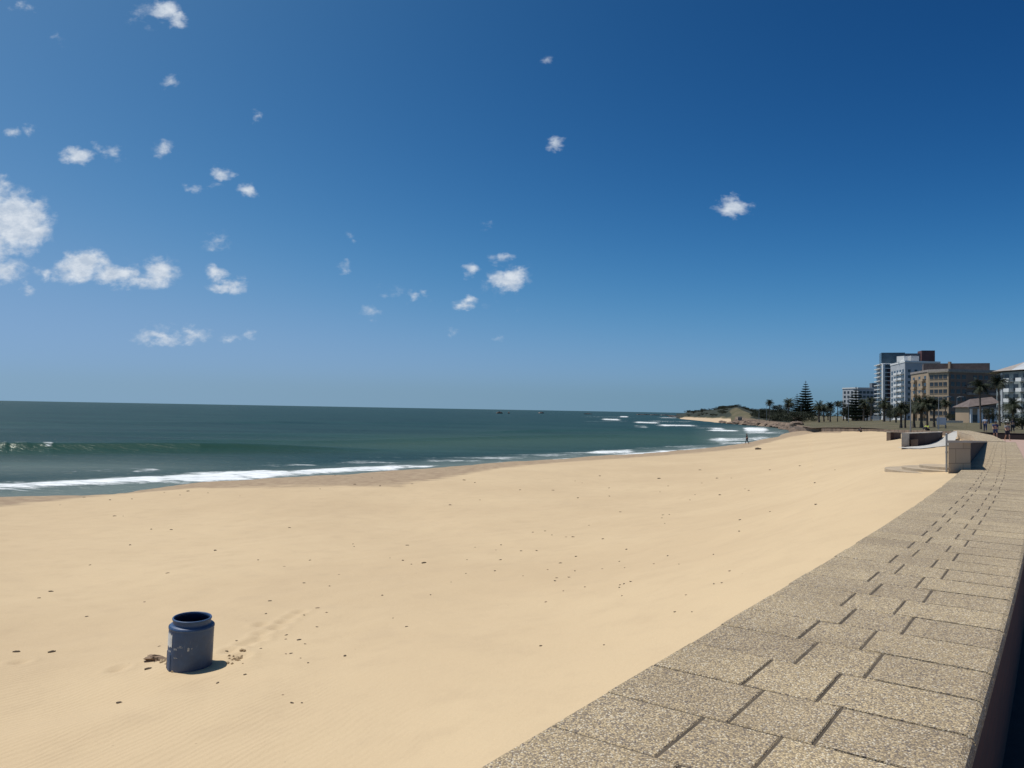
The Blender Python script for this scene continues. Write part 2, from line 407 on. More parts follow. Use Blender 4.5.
def beach_z(az, r):
    z = beach_tps(az, r)
    z = np.where((az < AZ_SEA_END) & (r > r_shore(az)), np.minimum(z, -5.72), z)
    X = r*np.sin(np.radians(az)); Y = r*np.cos(np.radians(az))
    # low dune swell in front of the drum, hollow around it
    a1 = np.array(gp(-40, 740, EYE-3.55)); a2 = np.array(gp(205, 705, EYE-3.5)); d = a2-a1; L = np.linalg.norm(d); d = d/L
    u = (X-a1[0])*d[0]+(Y-a1[1])*d[1]; w = (X-a1[0])*d[1]-(Y-a1[1])*d[0]
    z = z+.15*np.exp(-(w/.6)**2)*np.clip(u/1.5, 0, 1)*np.clip((L-u)/2.5, 0, 1)
    z = z-.05*np.exp(-((w+.95)/.5)**2)*np.clip(u/1.5, 0, 1)*np.clip((L-u)/1.5, 0, 1)
    rr = np.hypot(X-DR[0], Y-DR[1])
    wf = np.exp(-(rr/.62)**4); z = z*(1-wf)+(-3.62)*wf+.02*np.exp(-((rr-.85)/.2)**2)
    for i, (fx, fy) in enumerate(FOOT):
        p = gp(fx, fy, EYE-3.7); q = np.hypot((X-p[0])*1., (Y-p[1])*.8)
        z = z-.045*np.exp(-(q/.10)**2)+.014*np.exp(-((q-.2)/.07)**2)
    # gentle undulation
    z = z+.035*np.sin(X*.9+1.3*np.sin(Y*.31))*np.sin(Y*.55+.7*np.sin(X*.4))*np.clip(r/8, 0, 1)
    z = z+.012*np.sin(X*3.1+2*np.sin(Y*1.3))*np.sin(Y*2.3+1.7*np.sin(X*1.1))
    return z

def beach():
    az = np.linspace(-62, 62, 1150)
    wl = np.array([polar(*v) for v in WB[2:]])[::-1]
    # outer limit
    xp = [-62, AZ_SEA_END-.01]; 
    far = np.interp(az, wl[np.argsort(wl[:, 0]), 0], wl[np.argsort(wl[:, 0]), 1])
    rout = np.where(az < AZ_SEA_END, r_shore(az)*1.18, np.maximum(far, 60)+1.)
    blend = np.clip((az-AZ_SEA_END)/1.2, 0, 1); rout = np.where(az >= AZ_SEA_END, (1-blend)*r_shore(AZ_SEA_END)*1.18+blend*rout, rout)
    t = np.linspace(0, 1, 640)[:, None]
    r = np.exp(np.log(1.0)*(1-t)+np.log(rout)[None]*t)
    A = np.broadcast_to(az[None], r.shape)
    Z = beach_z(A, r); X = r*np.sin(np.radians(A)); Y = r*np.cos(np.radians(A))
    sd = wall_sd(X, Y)
    k = np.clip((sd-.25)/.5, 0, 1); k = k*k*(3-2*k); Z = Z*(1-k)+np.minimum(Z, -3.4)*k
    # damp band
    WB_ = [(-400, 540), (0, 507), (100, 496), (200, 488), (300, 487), (400, 486), (450, 477), (500, 468), (560, 462.5), (600, 460), (700, 453), (750, 447.5), (790, 437), (815, 433)]
    rs = r_shore(A); px, py = project(X, Y, Z+EYE)
    yb = np.interp(px, [q[0] for q in WB_], [q[1] for q in WB_]); ys = np.interp(px, SH_[:, 0], SH_[:, 1])
    wet = np.clip((yb-py)/np.maximum(yb-ys, 1.)*.8+.45, 0, 1)*(A < AZ_SEA_END+3)
    soak = np.clip((r-(rs*.965-.3))/np.maximum(rs*.035, .3)*.5+.2, 0, 1)*(A < AZ_SEA_END+.3)
    px, py = project(X, Y, Z+EYE)
    rip = np.clip((py-600)/110, 0, 1)*np.clip((430-px)/260, 0, 1)+.25*np.clip((py-640)/80, 0, 1)
    rip = np.clip(rip, 0, 1)
    o = grid_mesh('beach', X, Y, Z+EYE, M['sand'], {'wet': wet, 'soak': soak, 'ripple': rip})
    tag(o, kind='structure')
beach()

def vnoise(X, Y, seed, f):
    r_ = np.random.default_rng(seed); out = 0
    for i in range(6):
        a = r_.uniform(0, 6.283); ff = f*r_.uniform(.6, 1.6); ph = r_.uniform(0, 6.28)
        out = out+np.sin((X*math.cos(a)+Y*math.sin(a))*ff+ph+1.3*np.sin((X*math.sin(a)-Y*math.cos(a))*ff*.7+ph*2))
    return out/6

def sea():
    az = np.linspace(-62, 44, 1300)
    kk = np.concatenate([np.linspace(175, 4, 620), np.geomspace(3.97, .06, 70)])       # rows by angle below the horizon
    dd = EYE*FPX/kk
    A = np.broadcast_to(az[None], (len(dd), len(az))); r = np.broadcast_to(dd[:, None], A.shape)/np.cos(np.radians(A))**.9
    rs = r_shore(np.minimum(A, AZ_SEA_END))
    X = r*np.sin(np.radians(A)); Y = r*np.cos(np.radians(A))
    px, py = project(X, Y, 0*X)
    ds = r-rs
    Z = .10*vnoise(X, Y*1.3, 1, .16)*np.clip(ds/25, 0, 1)+.18*vnoise(X*.5, Y, 2, .09)*np.clip(ds/60, 0, 1)
    Z = Z*np.clip(900/r, 0, 1)
    # swells rolling in: (crest row at columns) , height, back width, face width
    foam = np.zeros_like(Z); green = np.zeros_like(Z)
    def swell(cols, rows, h, wf, wb, ends, gr=.9):
        nonlocal Z, green
        pr = np.array([polar(*gp(c, y, 0)) for c, y in zip(cols, rows)])
        rc = np.interp(A, pr[:, 0], pr[:, 1])+.8*vnoise(X, Y, 5, .12)
        d = r-rc; a0, a1, fl = ends
        e = np.clip((px-a0)/fl+.5, 0, 1)*np.clip((a1-px)/fl+.5, 0, 1); e = e*e*(3-2*e)
        p = np.where(d < 0, np.exp(-(d/wf)**2), np.exp(-(d/wb)**2))*e
        Z = Z+h*p
        green = np.maximum(green, gr*e*np.exp(-((d+wf*.6)/(wf*1.1))**2))
    swell([-400, 0, 200, 400], [456, 453.5, 452.8, 451], 1.05, 1.7, 6, (-900, 330, 260), 1.)
    swell([100, 300, 450, 620], [443, 444, 441, 437], .55, 2.5, 9, (120, 700, 200), .75)
    swell([500, 620, 750], [433, 431, 429.5], .5, 3, 10, (480, 760, 60), .7)
    swell([-300, 0, 300], [436, 435.5, 436], .45, 4, 12, (-900, 420, 200), .3)
    swell([-300, 100, 500], [424, 424, 424.5], .5, 6, 16, (-900, 700, 200), .2)
    soft = .75*np.exp(-((py-(443-(px-450)*.012))/9.)**2)*np.clip((px-150)/250, 0, 1)*np.clip((840-px)/120, 0, 1)
    green = np.maximum(green, 0*np.exp(-((py-(440-(px-450)*.012))/6.)**2)*np.clip((px-250)/200, 0, 1)*np.clip((820-px)/120, 0, 1))
    shallow = np.clip(1-ds/13, 0, 1)**1.2
    shallow = np.maximum(shallow, .62*np.clip(1-np.abs(py-468)/14, 0, 1)*np.clip((330-px)/200, 0, 1))
    shallow = np.maximum(shallow, .7*np.clip((px-690)/50, 0, 1)*np.clip((py-424)/6, 0, 1))
    # foam streaks: x0, x1, y0, y1 (centre rows at the ends), half thickness, strength
    FO = [(-400, 120, 494, 485, 4.6, 1.0), (-40, 200, 490, 477.5, 3.4, 1.1), (150, 300, 480, 473.5, 4.6, 1.15), (280, 420, 473.8, 467.2, 2.6, 1.1), (400, 440, 468, 466, 1., .8),
          (40, 170, 472, 470, 3, .42), (130, 160, 471.5, 470.5, 2, .7), (255, 330, 466, 463.5, 3.0, .5), (320, 420, 463.5, 461, 3.4, .56), (400, 540, 462.5, 457.5, 3.4, .60), (500, 600, 458, 453.5, 2.6, .60),
          (540, 600, 460.4, 456.6, .7, .8), (585, 640, 452.8, 451, 2.4, .95), (600, 730, 456, 447, 1.9, .92), (620, 720, 449, 446, 1.6, .6),
          (705, 775, 441, 438.2, 2.9, 1.0), (712, 765, 444.5, 441.5, 1.2, .7), (742, 770, 430.5, 430.5, 3.3, 1.15), (760, 790, 433, 432, 1.6, .7), (770, 800, 436, 433, 2., .5),
          (632, 662, 422.2, 422.8, 1.0, 1.15), (655, 700, 425.4, 426.2, 1.0, 1.), (680, 735, 426.5, 431.5, 1., .8), (706, 740, 430.6, 431.2, 1.0, 1.05), (631, 650, 426.5, 427.4, 1., 1.), (600, 622, 419.2, 419.8, 1.0, 1.),
          (619, 629, 416.6, 416.8, .8, 1.0), (655, 690, 417.8, 418., .8, .8), (640, 700, 421, 422.5, 1.6, .5), (575, 640, 416.5, 417.5, .8, .45), (700, 760, 434.2, 434.5, .8, .6),
          (0, 8, 452.2, 452.2, 1.8, 1.0), (12, 30, 452.5, 452.3, 1.6, .75), (40, 54, 451.2, 451.2, 2.2, .85), (66, 71, 450, 450, 1.4, .7), (121, 124, 449.5, 449.5, 1.5, .7), (575, 640, 421.5, 421.5, .7, .4)]
    for x0, x1, y0, y1, h, st in FO:
        yc = y0+(px-x0)*(y1-y0)/(x1-x0)
        e = np.clip((px-x0)/max(4, (x1-x0)*.12)+.5, 0, 1)*np.clip((x1-px)/max(4, (x1-x0)*.12)+.5, 0, 1)
        yc = yc+.7*h*vnoise(X, Y, 21, .11); e = np.clip((px-x0)/max(3, (x1-x0)*.35)+.35, 0, 1)*np.clip((x1-px)/max(3, (x1-x0)*.35)+.35, 0, 1)
        e = e*np.clip(.85+.55*vnoise(X, Y, int(abs(x0*7+y0))%97, .09), .2, 1.15) if x0 > 600 else e
        foam = np.maximum(foam, st*.85*np.exp(-((py-yc)/(h*1.05))**2)*e)
    Z = Z+.12*np.clip(foam, 0, 1)*np.clip(ds/2, 0, 1)
    edge = np.clip(ds/3., 0, 1)
    Z = Z*edge-.0+.03*edge
    land = px > 800
    Z = np.where(A > AZ_SEA_END, -.05, Z)
    o = grid_mesh('sea', X, Y, Z, M['sea'], {'foam': foam, 'shallow': shallow, 'green': np.clip(green, 0, 1), 'soft': soft})
    tag(o, kind='structure')
sea()

# far coast: (column, distance)
FC = [(628, 1500), (640, 1150), (655, 930), (672, 770), (690, 640), (705, 540), (730, 440), (750, 395), (775, 350), (790, 300), (798, 262)]
fc = np.array([(az_px(x), r_) for x, r_ in FC])
LP = [(36, 40, -2.3), (34, 97, -1.62), (31, 90, -1.5), (30, 72, -1.5), (45, 100, -1.6), (60, 100, -1.6), (26, 136, -2.05), (24.3, 140, -2.2), (22, 172, -2.7), (20.2, 260, -3.6), (20, 450, -2.9), (24, 450, -2.3), (27, 500, -2.0),
      (31, 300, -1.35), (35, 285, -1.2), (28, 200, -1.6), (24, 250, -2.2), (30, 900, -2.4), (20, 900, -2.8), (60, 500, -1.5), (36, 1500, -2.6), (17, 420, -3.6), (14, 560, -4.2), (12, 800, -4.4), (60, 2000, -2.6), (12, 2000, -4)]
land_tps = TPS(LP)
def in_coast(az):
    a = np.asarray(az, float)
    wl = np.array([polar(*v) for v in WB[2:9]]); wl = wl[np.argsort(wl[:, 0])]
    rw = np.interp(a, wl[:, 0], wl[:, 1])+1.0
    rw = np.where(a > 30.6, 96-40*np.clip((a-34.6)/2, 0, 1), rw)
    rf = np.interp(a, fc[:, 0], fc[:, 1])
    k = np.clip((a-(fc[-1, 0]))/.9, 0, 1)
    return np.where(a < fc[-1, 0], rf, rf[...]*(1-k)+rw*k)
SK = [(628, 414.6), (655, 413.4), (675, 413.2), (690, 412.2), (705, 411), (718, 409.6), (728, 408.2), (740, 407.6), (752, 408.2), (765, 409.5), (780, 412), (800, 415), (1100, 420)]
sk = np.array([(az_px(x), x, y) for x, y in SK])
def land_z(az, r):
    az = np.asarray(az, float); r = np.asarray(r, float)
    z = land_tps(az, r); rc = in_coast(az)
    # headland hill up to the skyline
    px = np.interp(az, sk[:, 0], sk[:, 1]); ys = np.interp(az, sk[:, 0], sk[:, 2])
    rh = rc*1.22+30
    zt = (yh(px)-ys)*rh/FPX*1.05
    w = np.clip((19.3-az)/3., 0, 1)
    t = np.clip((r-rc*1.03-2)/(rh-rc*1.03-2), 0, 1); t = t*t*(3-2*t)
    back = np.clip((r-rh)/(rh*.8), 0, 1)
    zh = z+(zt-z)*t*(1-.6*back)
    z = z*(1-w)+zh*w
    k = np.clip((px-672)/14, 0, 1); z = -7.5*(1-k)+z*k
    # rise out of the water
    k = np.clip((r-rc)/(rc*.03+1), 0, 1); wet = az < fc[-1, 0]+.3
    return np.where(wet, -6.0*(1-k)+z*k, z)
def gz(px, d): return float(land_z(az_px(px), d))+EYE
def land():
    az = np.concatenate([np.linspace(8.5, 35, 620), np.linspace(35.2, 75, 120)])
    t = np.linspace(0, 1, 330)[:, None]; rc = in_coast(az)
    r = np.exp(np.log(rc)[None]*(1-t)+math.log(4000)*t); A = np.broadcast_to(az[None], r.shape)
    Z = land_z(A, r); X = r*np.sin(np.radians(A)); Y = r*np.cos(np.radians(A))
    n = vnoise(X, Y, 11, .12)
    Z = Z+.12*n*np.clip((r-rc)/20, 0, 1)+np.clip((19-A)/3, 0, 1)*1.1*vnoise(X, Y, 12, .08)*np.clip((r-rc*1.05)/40, 0, 1)
    px = np.interp(A, [az_px(x) for x in range(500, 1300, 25)], list(range(500, 1300, 25)))
    q = (r-rc)/rc
    rock = np.clip(1-q/.05, 0, 1)*(px < 880)+.9*((px > 735) & (px < 810))*np.clip(1-q/.22, 0, 1)
    sandy = ((px > 680) & (px < 731))*np.clip(1-q/.14, 0, 1)*1.2
    scrub = 1.3*np.clip((800-px)/15, 0, 1)*np.clip((q-.09)/.04, 0, 1)
    patch = np.exp(-((px-741)/13)**2)*np.exp(-((q-.17)/.08)**2)
    scrub = scrub*(1-1.2*patch)
    o = grid_mesh('lawn_and_headland_ground', X, Y, Z+EYE, M['land'], {'rock': rock, 'sandy': sandy, 'scrub': np.clip(scrub, 0, 1)})
    o.name = 'terrain'
    tag(o, kind='structure')
land()

# ------------------------------------------------------------------ promenade
def offset_line(pts, off):
    out = []
    for i, v in enumerate(pts):
        d = pts[min(i+1, len(pts)-1)]-pts[max(i-1, 0)]; d = d/np.linalg.norm(d)
        out.append(v+off*np.array([d[1], -d[0]]))
    return out
def promenade():
    line = WALL_LINE[:-7]
    a = offset_line(line, .9); b = offset_line(line, 12.5)
    zs = [EYE-1.9-.2*min(1, max(0, np.linalg.norm(v)-20)/70) for v in line]
    mb = MB()
    for i in range(len(line)-1):
        mb.add([(*a[i], zs[i]), (*b[i], zs[i]), (*b[i+1], zs[i+1]), (*a[i+1], zs[i+1])], [(0, 1, 2, 3)])
    tag(mb.build('promenade', M['pinkpave']), kind='structure')
promenade()
def shade_strip():  # added dark strip, deepens the wall's shadow on the promenade
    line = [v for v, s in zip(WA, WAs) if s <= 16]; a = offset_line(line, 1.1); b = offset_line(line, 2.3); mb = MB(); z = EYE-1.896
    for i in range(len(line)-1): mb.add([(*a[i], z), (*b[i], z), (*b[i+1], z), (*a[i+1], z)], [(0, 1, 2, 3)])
    tag(mb.build('wall_shade_strip', plain('strip_shade_dark', (.040, .030, .028), .9, .2, 8, bump=.4, bscale=120)), kind='structure')
shade_strip()

# ------------------------------------------------------------------ near sea wall
ZT = EYE-1.1; PITCH_ROW = .4095
def sea_wall():
    root = empty('sea_wall', (*wallA(0)[0], ZT-.8), 0, 'long low sea wall topped with pebbly tan slabs running from the foreground along the beach', 'sea wall')
    ox, oy, oz = root.location
    slabs = MB(); bed = MB(); face = MB(); back = MB()
    def P(s, t, z):
        p, d = wallA(s); n = np.array([d[1], -d[0]]); q = p+n*t; return (q[0]-ox, q[1]-oy, z-oz)
    n0 = -22; 
    for i in range(n0, 98):
        sA = 2.71+i*PITCH_ROW; sB = sA+PITCH_ROW
        js = (.475, .765) if i % 2 == 0 else (.385, .665)
        js = tuple(j+random.uniform(-.008, .008) for j in js)
        cuts = [-.012+random.uniform(-.006, .006), js[0], js[1], 1.195]
        for k in range(3):
            g0 = .0058 if k > 0 else 0; g1 = .0058 if k < 2 else 0
            e = random.uniform(.0050, .0070); c = .004; zj = random.uniform(-.0012, .0018)
            t0, t1 = cuts[k]+g0, cuts[k+1]-g1; s0_, s1_ = sA+e, sB-random.uniform(.0050, .0065)
            rc = .028 if k == 2 else c
            zt = ZT+zj; zb = ZT-.055
            lo = [P(s0_, t0, zb), P(s0_, t1, zb), P(s1_, t1, zb), P(s1_, t0, zb)]
            mi = [P(s0_, t0, zt-c), P(s0_, t1, zt-rc), P(s1_, t1, zt-rc), P(s1_, t0, zt-c)]
            tp = [P(s0_+c, t0+c, zt), P(s0_+c, t1-rc, zt), P(s1_-c, t1-rc, zt), P(s1_-c, t0+c, zt)]
            if k == 2:   # rounded arris on the walkway side
                m2 = [P(s0_+c, t1-.008, zt-.010), P(s1_-c, t1-.008, zt-.010)]
                v = lo+mi+tp+m2
                f = [(0,1,5,4),(1,2,6,5),(2,3,7,6),(3,0,4,7),(4,5,12,9,8),(7,11,10,13,6),(11,7,4,8),(8,9,10,11),(5,6,13,12),(12,13,10,9)]
            else:
                v = lo+mi+tp
                f = [(0,1,5,4),(1,2,6,5),(2,3,7,6),(3,0,4,7),(4,5,9,8),(5,6,10,9),(6,7,11,10),(7,4,8,11),(8,9,10,11)]
            slabs.add(v, f, random.random())
    ss = np.linspace(2.71+n0*PITCH_ROW, 2.71+98*PITCH_ROW, 124)
    for a, b in zip(ss[:-1], ss[1:]):
        bed.add([P(a, .004, ZT-.0045), P(a, 1.155, ZT-.0045), P(b, 1.155, ZT-.0045), P(b, .004, ZT-.0045)], [(0, 1, 2, 3)])
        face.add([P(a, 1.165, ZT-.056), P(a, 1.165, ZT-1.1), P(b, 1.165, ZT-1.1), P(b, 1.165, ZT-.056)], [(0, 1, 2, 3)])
        face.add([P(a, 1.165, ZT-.056), P(a, 1.19, ZT-.056), P(b, 1.19, ZT-.056), P(b, 1.165, ZT-.056)], [(0, 3, 2, 1)])
        back.add([P(a, .02, ZT-.0555), P(a, .02, ZT-2.4), P(b, .02, ZT-2.4), P(b, .02, ZT-.0555)], [(0, 3, 2, 1)])
    slabs.build('coping_slabs', M['paver'], root, tones=True)
    bed.build('mortar_bed', M['mortar'], root)
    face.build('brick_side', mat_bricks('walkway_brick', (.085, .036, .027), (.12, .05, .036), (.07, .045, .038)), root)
    back.build('beach_side', M['cement'], root)
    e = MB(); a = ss[-1]; e.add([P(a, .02, ZT-.0555), P(a, 1.16, ZT-.0555), P(a, 1.16, ZT-2.), P(a, .02, ZT-2.)], [(0, 1, 2, 3)]); e.build('end_face', M['cement'], root)
sea_wall()

# far run of the wall beyond the beach access
def wall_run(name, line, zt, depth, w, mat_top, mat_l, mat_r, label):
    root = empty(name, (*line[0], zt[0]-depth), 0, label, 'sea wall'); ox, oy, oz = root.location
    L = line; Rr = offset_line(line, w)
    t, l, r_ = MB(), MB(), MB()
    for i in range(len(L)-1):
        A, B, C, D = L[i], Rr[i], Rr[i+1], L[i+1]
        z0, z1 = zt[i]-oz, zt[i+1]-oz
        S_ = lambda p, z: (p[0]-ox, p[1]-oy, z)
        t.add([S_(A, z0), S_(B, z0), S_(C, z1), S_(D, z1)], [(0, 1, 2, 3)], random.random())
        l.add([S_(A, z0), S_(D, z1), S_(D, z1-depth), S_(A, z0-depth)], [(0, 1, 2, 3)])
        r_.add([S_(B, z0), S_(B, z0-depth), S_(C, z1-depth), S_(C, z1)], [(0, 1, 2, 3)])
    A, B = L[0], Rr[0]; l.add([S_(A, zt[0]-oz), S_(A, zt[0]-oz-depth), S_(B, zt[0]-oz-depth), S_(B, zt[0]-oz)], [(0, 1, 2, 3)])
    t.build('coping', mat_top, root, tones=True); l.build('beach_side', mat_l, root); r_.build('landward_side', mat_r, root)
    return root
def resample(line, n):
    L = [0]
    for a, b in zip(line[:-1], line[1:]): L.append(L[-1]+np.linalg.norm(b-a))
    s = np.linspace(0, L[-1], n); A = np.array(line)
    return [np.array([np.interp(x, L, A[:, 0]), np.interp(x, L, A[:, 1])]) for x in s]
B1 = resample(WB[:3], 40)
M['paver_far'] = mat_paver(30., 'exposed_aggregate_far')
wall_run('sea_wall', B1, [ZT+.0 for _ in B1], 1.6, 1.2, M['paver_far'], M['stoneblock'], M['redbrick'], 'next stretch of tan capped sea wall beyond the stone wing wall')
C1 = resample(WB[2:], 90)
zc = np.interp([np.linalg.norm(v) for v in C1], [78, 100, 142, 162, 185, 240, 300], [-1.15, -1.5, -2.1, -2.45, -2.85, -3.55, -3.8])
wc = wall_run('sea_wall', C1, [EYE+z-.05 for z in zc], 2.4, .9, M['rock'], M['rock'], M['rock'], 'rough brown stone wall edging the far end of the sand below the lawn')

# ------------------------------------------------------------------ wing walls at the beach access
def wing(name, front_l, front_r, path_r, ztops, zbots, thick, label, mat_front, mat_side):
    """front face from front_l to front_r, then the shaded face follows path_r to the tip."""
    root = empty(name, (*front_l, zbots[0]), 0, label, 'wing wall'); ox, oy, oz = root.location
    pr = [np.array(front_r)]+[np.array(v) for v in path_r]; n = len(pr)
    th0 = np.array(front_l)-np.array(front_r)
    pl = [v+th0*(1-i/(n-1)*.6) for i, v in enumerate(pr)]
    S_ = lambda p, z: (p[0]-ox, p[1]-oy, z-oz)
    f = MB(); f.add([S_(pl[0], zbots[0]), S_(pr[0], zbots[0]), S_(pr[0], ztops[0]-.05), S_(pl[0], ztops[0]-.05)], [(0, 1, 2, 3)])
    f.build('end_face', mat_front, root)
    sd, bk, cp = MB(), MB(), MB()
    for i in range(n-1):
        sd.add([S_(pr[i], zbots[i]), S_(pr[i+1], zbots[i+1]), S_(pr[i+1], ztops[i+1]-.05), S_(pr[i], ztops[i]-.05)], [(0, 1, 2, 3)])
        bk.add([S_(pl[i], zbots[i]), S_(pl[i], ztops[i]-.05), S_(pl[i+1], ztops[i+1]-.05), S_(pl[i+1], zbots[i+1])], [(0, 1, 2, 3)])
    o_ = .03
    for i in range(n-1):
        d = pr[i+1]-pr[i]; d = d/np.linalg.norm(d); nn = np.array([d[1], -d[0]])*o_
        a0, a1 = pl[i]-nn, pr[i]+nn; b0, b1 = pl[i+1]-nn, pr[i+1]+nn
        if i == 0: a0 = a0-d*o_; a1 = a1-d*o_
        za, zb = ztops[i], ztops[i+1]
        v = [S_(a0, za-.049), S_(a1, za-.049), S_(b1, zb-.049), S_(b0, zb-.049), S_(a0, za), S_(a1, za), S_(b1, zb), S_(b0, zb)]
        cp.add(v, [(0,3,2,1),(4,5,6,7),(0,1,5,4),(1,2,6,5),(2,3,7,6),(3,0,4,7)], .5)
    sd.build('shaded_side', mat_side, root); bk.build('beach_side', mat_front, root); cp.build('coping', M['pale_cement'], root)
    return root
a = EYE
def G(px, py, z): return np.array(gp(px, py, EYE+z))
fl = G(948.3, 470.5, -1.12); fr_ = G(970.7, 470.2, -1.12)
wpath = []
for s_ in (20.5, 23, 26, 31, 37, 42.5): 
    p_, d_ = wallA(s_+.0); wpath.append(p_+np.array([d_[1], -d_[0]])*.04)
dist = [float(np.linalg.norm(fr_))]+[float(np.linalg.norm(v)) for v in wpath]
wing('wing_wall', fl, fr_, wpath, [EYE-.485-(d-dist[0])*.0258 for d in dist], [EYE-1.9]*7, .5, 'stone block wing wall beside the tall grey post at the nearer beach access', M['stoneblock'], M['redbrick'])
fl = G(901.5, 447.5, -1.9); fr_ = G(909.3, 447.5, -1.9)
w2 = [G(x, y, z) for x, y, z in [(917, 447, -1.88), (925, 445.8, -1.84), (932, 443.8, -1.78), (938, 441, -1.68), (941.5, 438, -1.56), (942.5, 435.5, -1.42), (941, 433.5, -1.3)]]
zt2 = [EYE+(yh(x)-y)*np.linalg.norm(v)*math.cos(R(az_px(x)))/FPX for v, (x, y) in zip([fr_]+w2, [(905, 432.9), (914, 432.6), (922, 432.3), (930, 432), (936, 431.8), (940, 431.7), (942, 431.6), (941, 431.5)])]
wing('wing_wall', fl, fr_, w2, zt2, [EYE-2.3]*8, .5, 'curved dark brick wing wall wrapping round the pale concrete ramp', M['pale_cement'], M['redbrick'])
o = empty('step_block', (*G(909.6, 447.4, -1.9), EYE-2.2), 0, 'small brown block at the foot of the curved dark wing wall', 'block')
mb = MB(); d_ = np.array([math.cos(R(-25)), math.sin(R(-25))]); mb.obox((.2, .05, .5), (.2, -.02, 0), (.05, .35, 0), (0, 0, .25)); mb.obox((.2, .05, .77), (.22, -.02, 0), (.06, .37, 0), (0, 0, .02)); mb.build('block', M['rock'], o)
fl = G(886.5, 438.6, -2.05); fr_ = G(890.5, 438.8, -2.05)
w3 = [G(x, y, z) for x, y, z in [(894, 438.2, -2.0), (897.5, 437.2, -1.95), (899.6, 436, -1.9), (901, 434.8, -1.8)]]
wing('wing_wall', fl, fr_, w3, [EYE+(yh(893)-431.8)*float(np.linalg.norm(v))*.9/FPX for v in [fr_]+w3], [EYE-2.6]*5, .5, 'farthest short dark wing wall left of the curved one', M['rock'], M['redbrick'])

# ramp between the wing walls
def ramp():
    lo = [(897, 447.8, -1.93), (908, 449.6, -1.93), (920, 450.8, -1.90), (932, 450.3, -1.86), (945, 448.2, -1.80), (953, 446, -1.74)]
    hi = [(905, 447.3, -1.86), (917, 446.9, -1.84), (928, 445.2, -1.79), (937, 442, -1.69), (943.2, 437.5, -1.51), (957, 436.5, -1.42)]
    top = [(941, 432.3, -1.18), (944, 432, -1.15), (948, 431.8, -1.14), (951, 431.7, -1.13), (954, 431.6, -1.12), (957, 431.5, -1.12)]
    g = []
    for k in range(6):
        a_, b_, c_ = [np.array((*G(*q), EYE+q[2])) for q in (lo[k], hi[k], top[k])]
        g.append([a_*(1-t)+b_*t for t in np.linspace(0, 1, 8)]+([b_*(1-t)+c_*t for t in np.linspace(.1, 1, 8)] if k >= 4 else [b_+np.array([0, 0, -.002*i]) for i in range(1, 9)]))
    mb = MB()
    for k in range(5):
        for j in range(7 if k < 4 else 15):
            mb.add([g[k][j], g[k+1][j], g[k+1][j+1], g[k][j+1]], [(0, 1, 2, 3)])
    lift = MB(); lift.v = [(p[0], p[1], max(p[2], float(beach_z(np.array(polar(p[0], p[1])[0]), np.array(polar(p[0], p[1])[1])))+EYE)+.04) for p in mb.v]; lift.f = mb.f; lift.t = mb.t
    tag(lift.build('path', M['ramp']), kind='structure')
M['ramp'] = plain('ramp_concrete', (.47, .45, .41), .85, .12, 1.5, bump=.3)
ramp()

M['step'] = plain('sandy_concrete', (.40, .32, .225), .9, .15, 3, bump=.3)
# round steps at the foot of the nearer wing wall
def steps():
    c = G(950, 468.8, -1.2)
    root = empty('round_steps', (c[0], c[1], EYE-1.5), 0, 'three curved concrete steps half buried in sand by the grey post', 'steps')
    for r0, zt in ((.62, -1.135), (.98, -1.195), (1.34, -1.255)):
        mb = MB(); n = 40
        poly = [(r0*math.cos(2*math.pi*k/n), r0*1.15*math.sin(2*math.pi*k/n)) for k in range(n)]
        mb.prism(poly, 0 if r0 > 1.2 else .05, zt+1.5)
        mb.build('step', M['step'], root)
    mb = MB(); mb.obox((.42, -.42, .33), (.5, -.02, 0), (.04, .16, 0), (0, 0, .05)); mb.build('landing', M['pale_cement'], root)
steps()
def post():
    c = G(946.6, 470.2, -1.15)
    root = empty('post', (c[0], c[1], EYE-1.4), 0, 'tall thin grey steel post standing at the round steps', 'post')
    h = 1.4-.36
    mb = MB(); mb.tube([(0, 0, 0), (0, 0, h)], .021, 14); mb.build('shaft', M['steel'], root)
    mb = MB(); mb.lathe([(.024, h-.01), (.024, h+.006), (.015, h+.014), (.0001, h+.016)], 14); mb.build('cap', M['steel'], root)
    mb = MB(); mb.lathe([(.026, .62), (.026, .66)], 14); mb.build('collar', M['steel'], root)
post()

# dark low wall behind the walkers
def low_wall(xs, d0, zb, h, label, mat, th=.25, name='garden_wall', extra=None):
    p = [np.array(at(x, d)) for x, d in zip(xs, d0)]
    root = empty(name, (*p[0], zb), 0, label, 'wall')
    L = resample(p, 24); Rr = offset_line(L, -th); mb = MB(); cp = MB()
    for i in range(len(L)-1):
        q = [L[i]-p[0], L[i+1]-p[0], Rr[i+1]-p[0], Rr[i]-p[0]]
        mb.prism(q, -.3, h-.06); 
    Lc = offset_line(L, .03); Rc = offset_line(L, -th-.03)
    for i in range(len(L)-1):
        q = [Lc[i]-p[0], Lc[i+1]-p[0], Rc[i+1]-p[0], Rc[i]-p[0]]
        cp.prism(q, h-.059, h)
    mb.build('brickwork', mat, root); cp.build('coping', extra or mat, root)
low_wall([964, 985, 1010, 1040, 1080], [97, 95, 94, 93, 92], EYE-2.1, .62, 'long low maroon brick wall behind the walkers on the promenade', M['redbrick'])

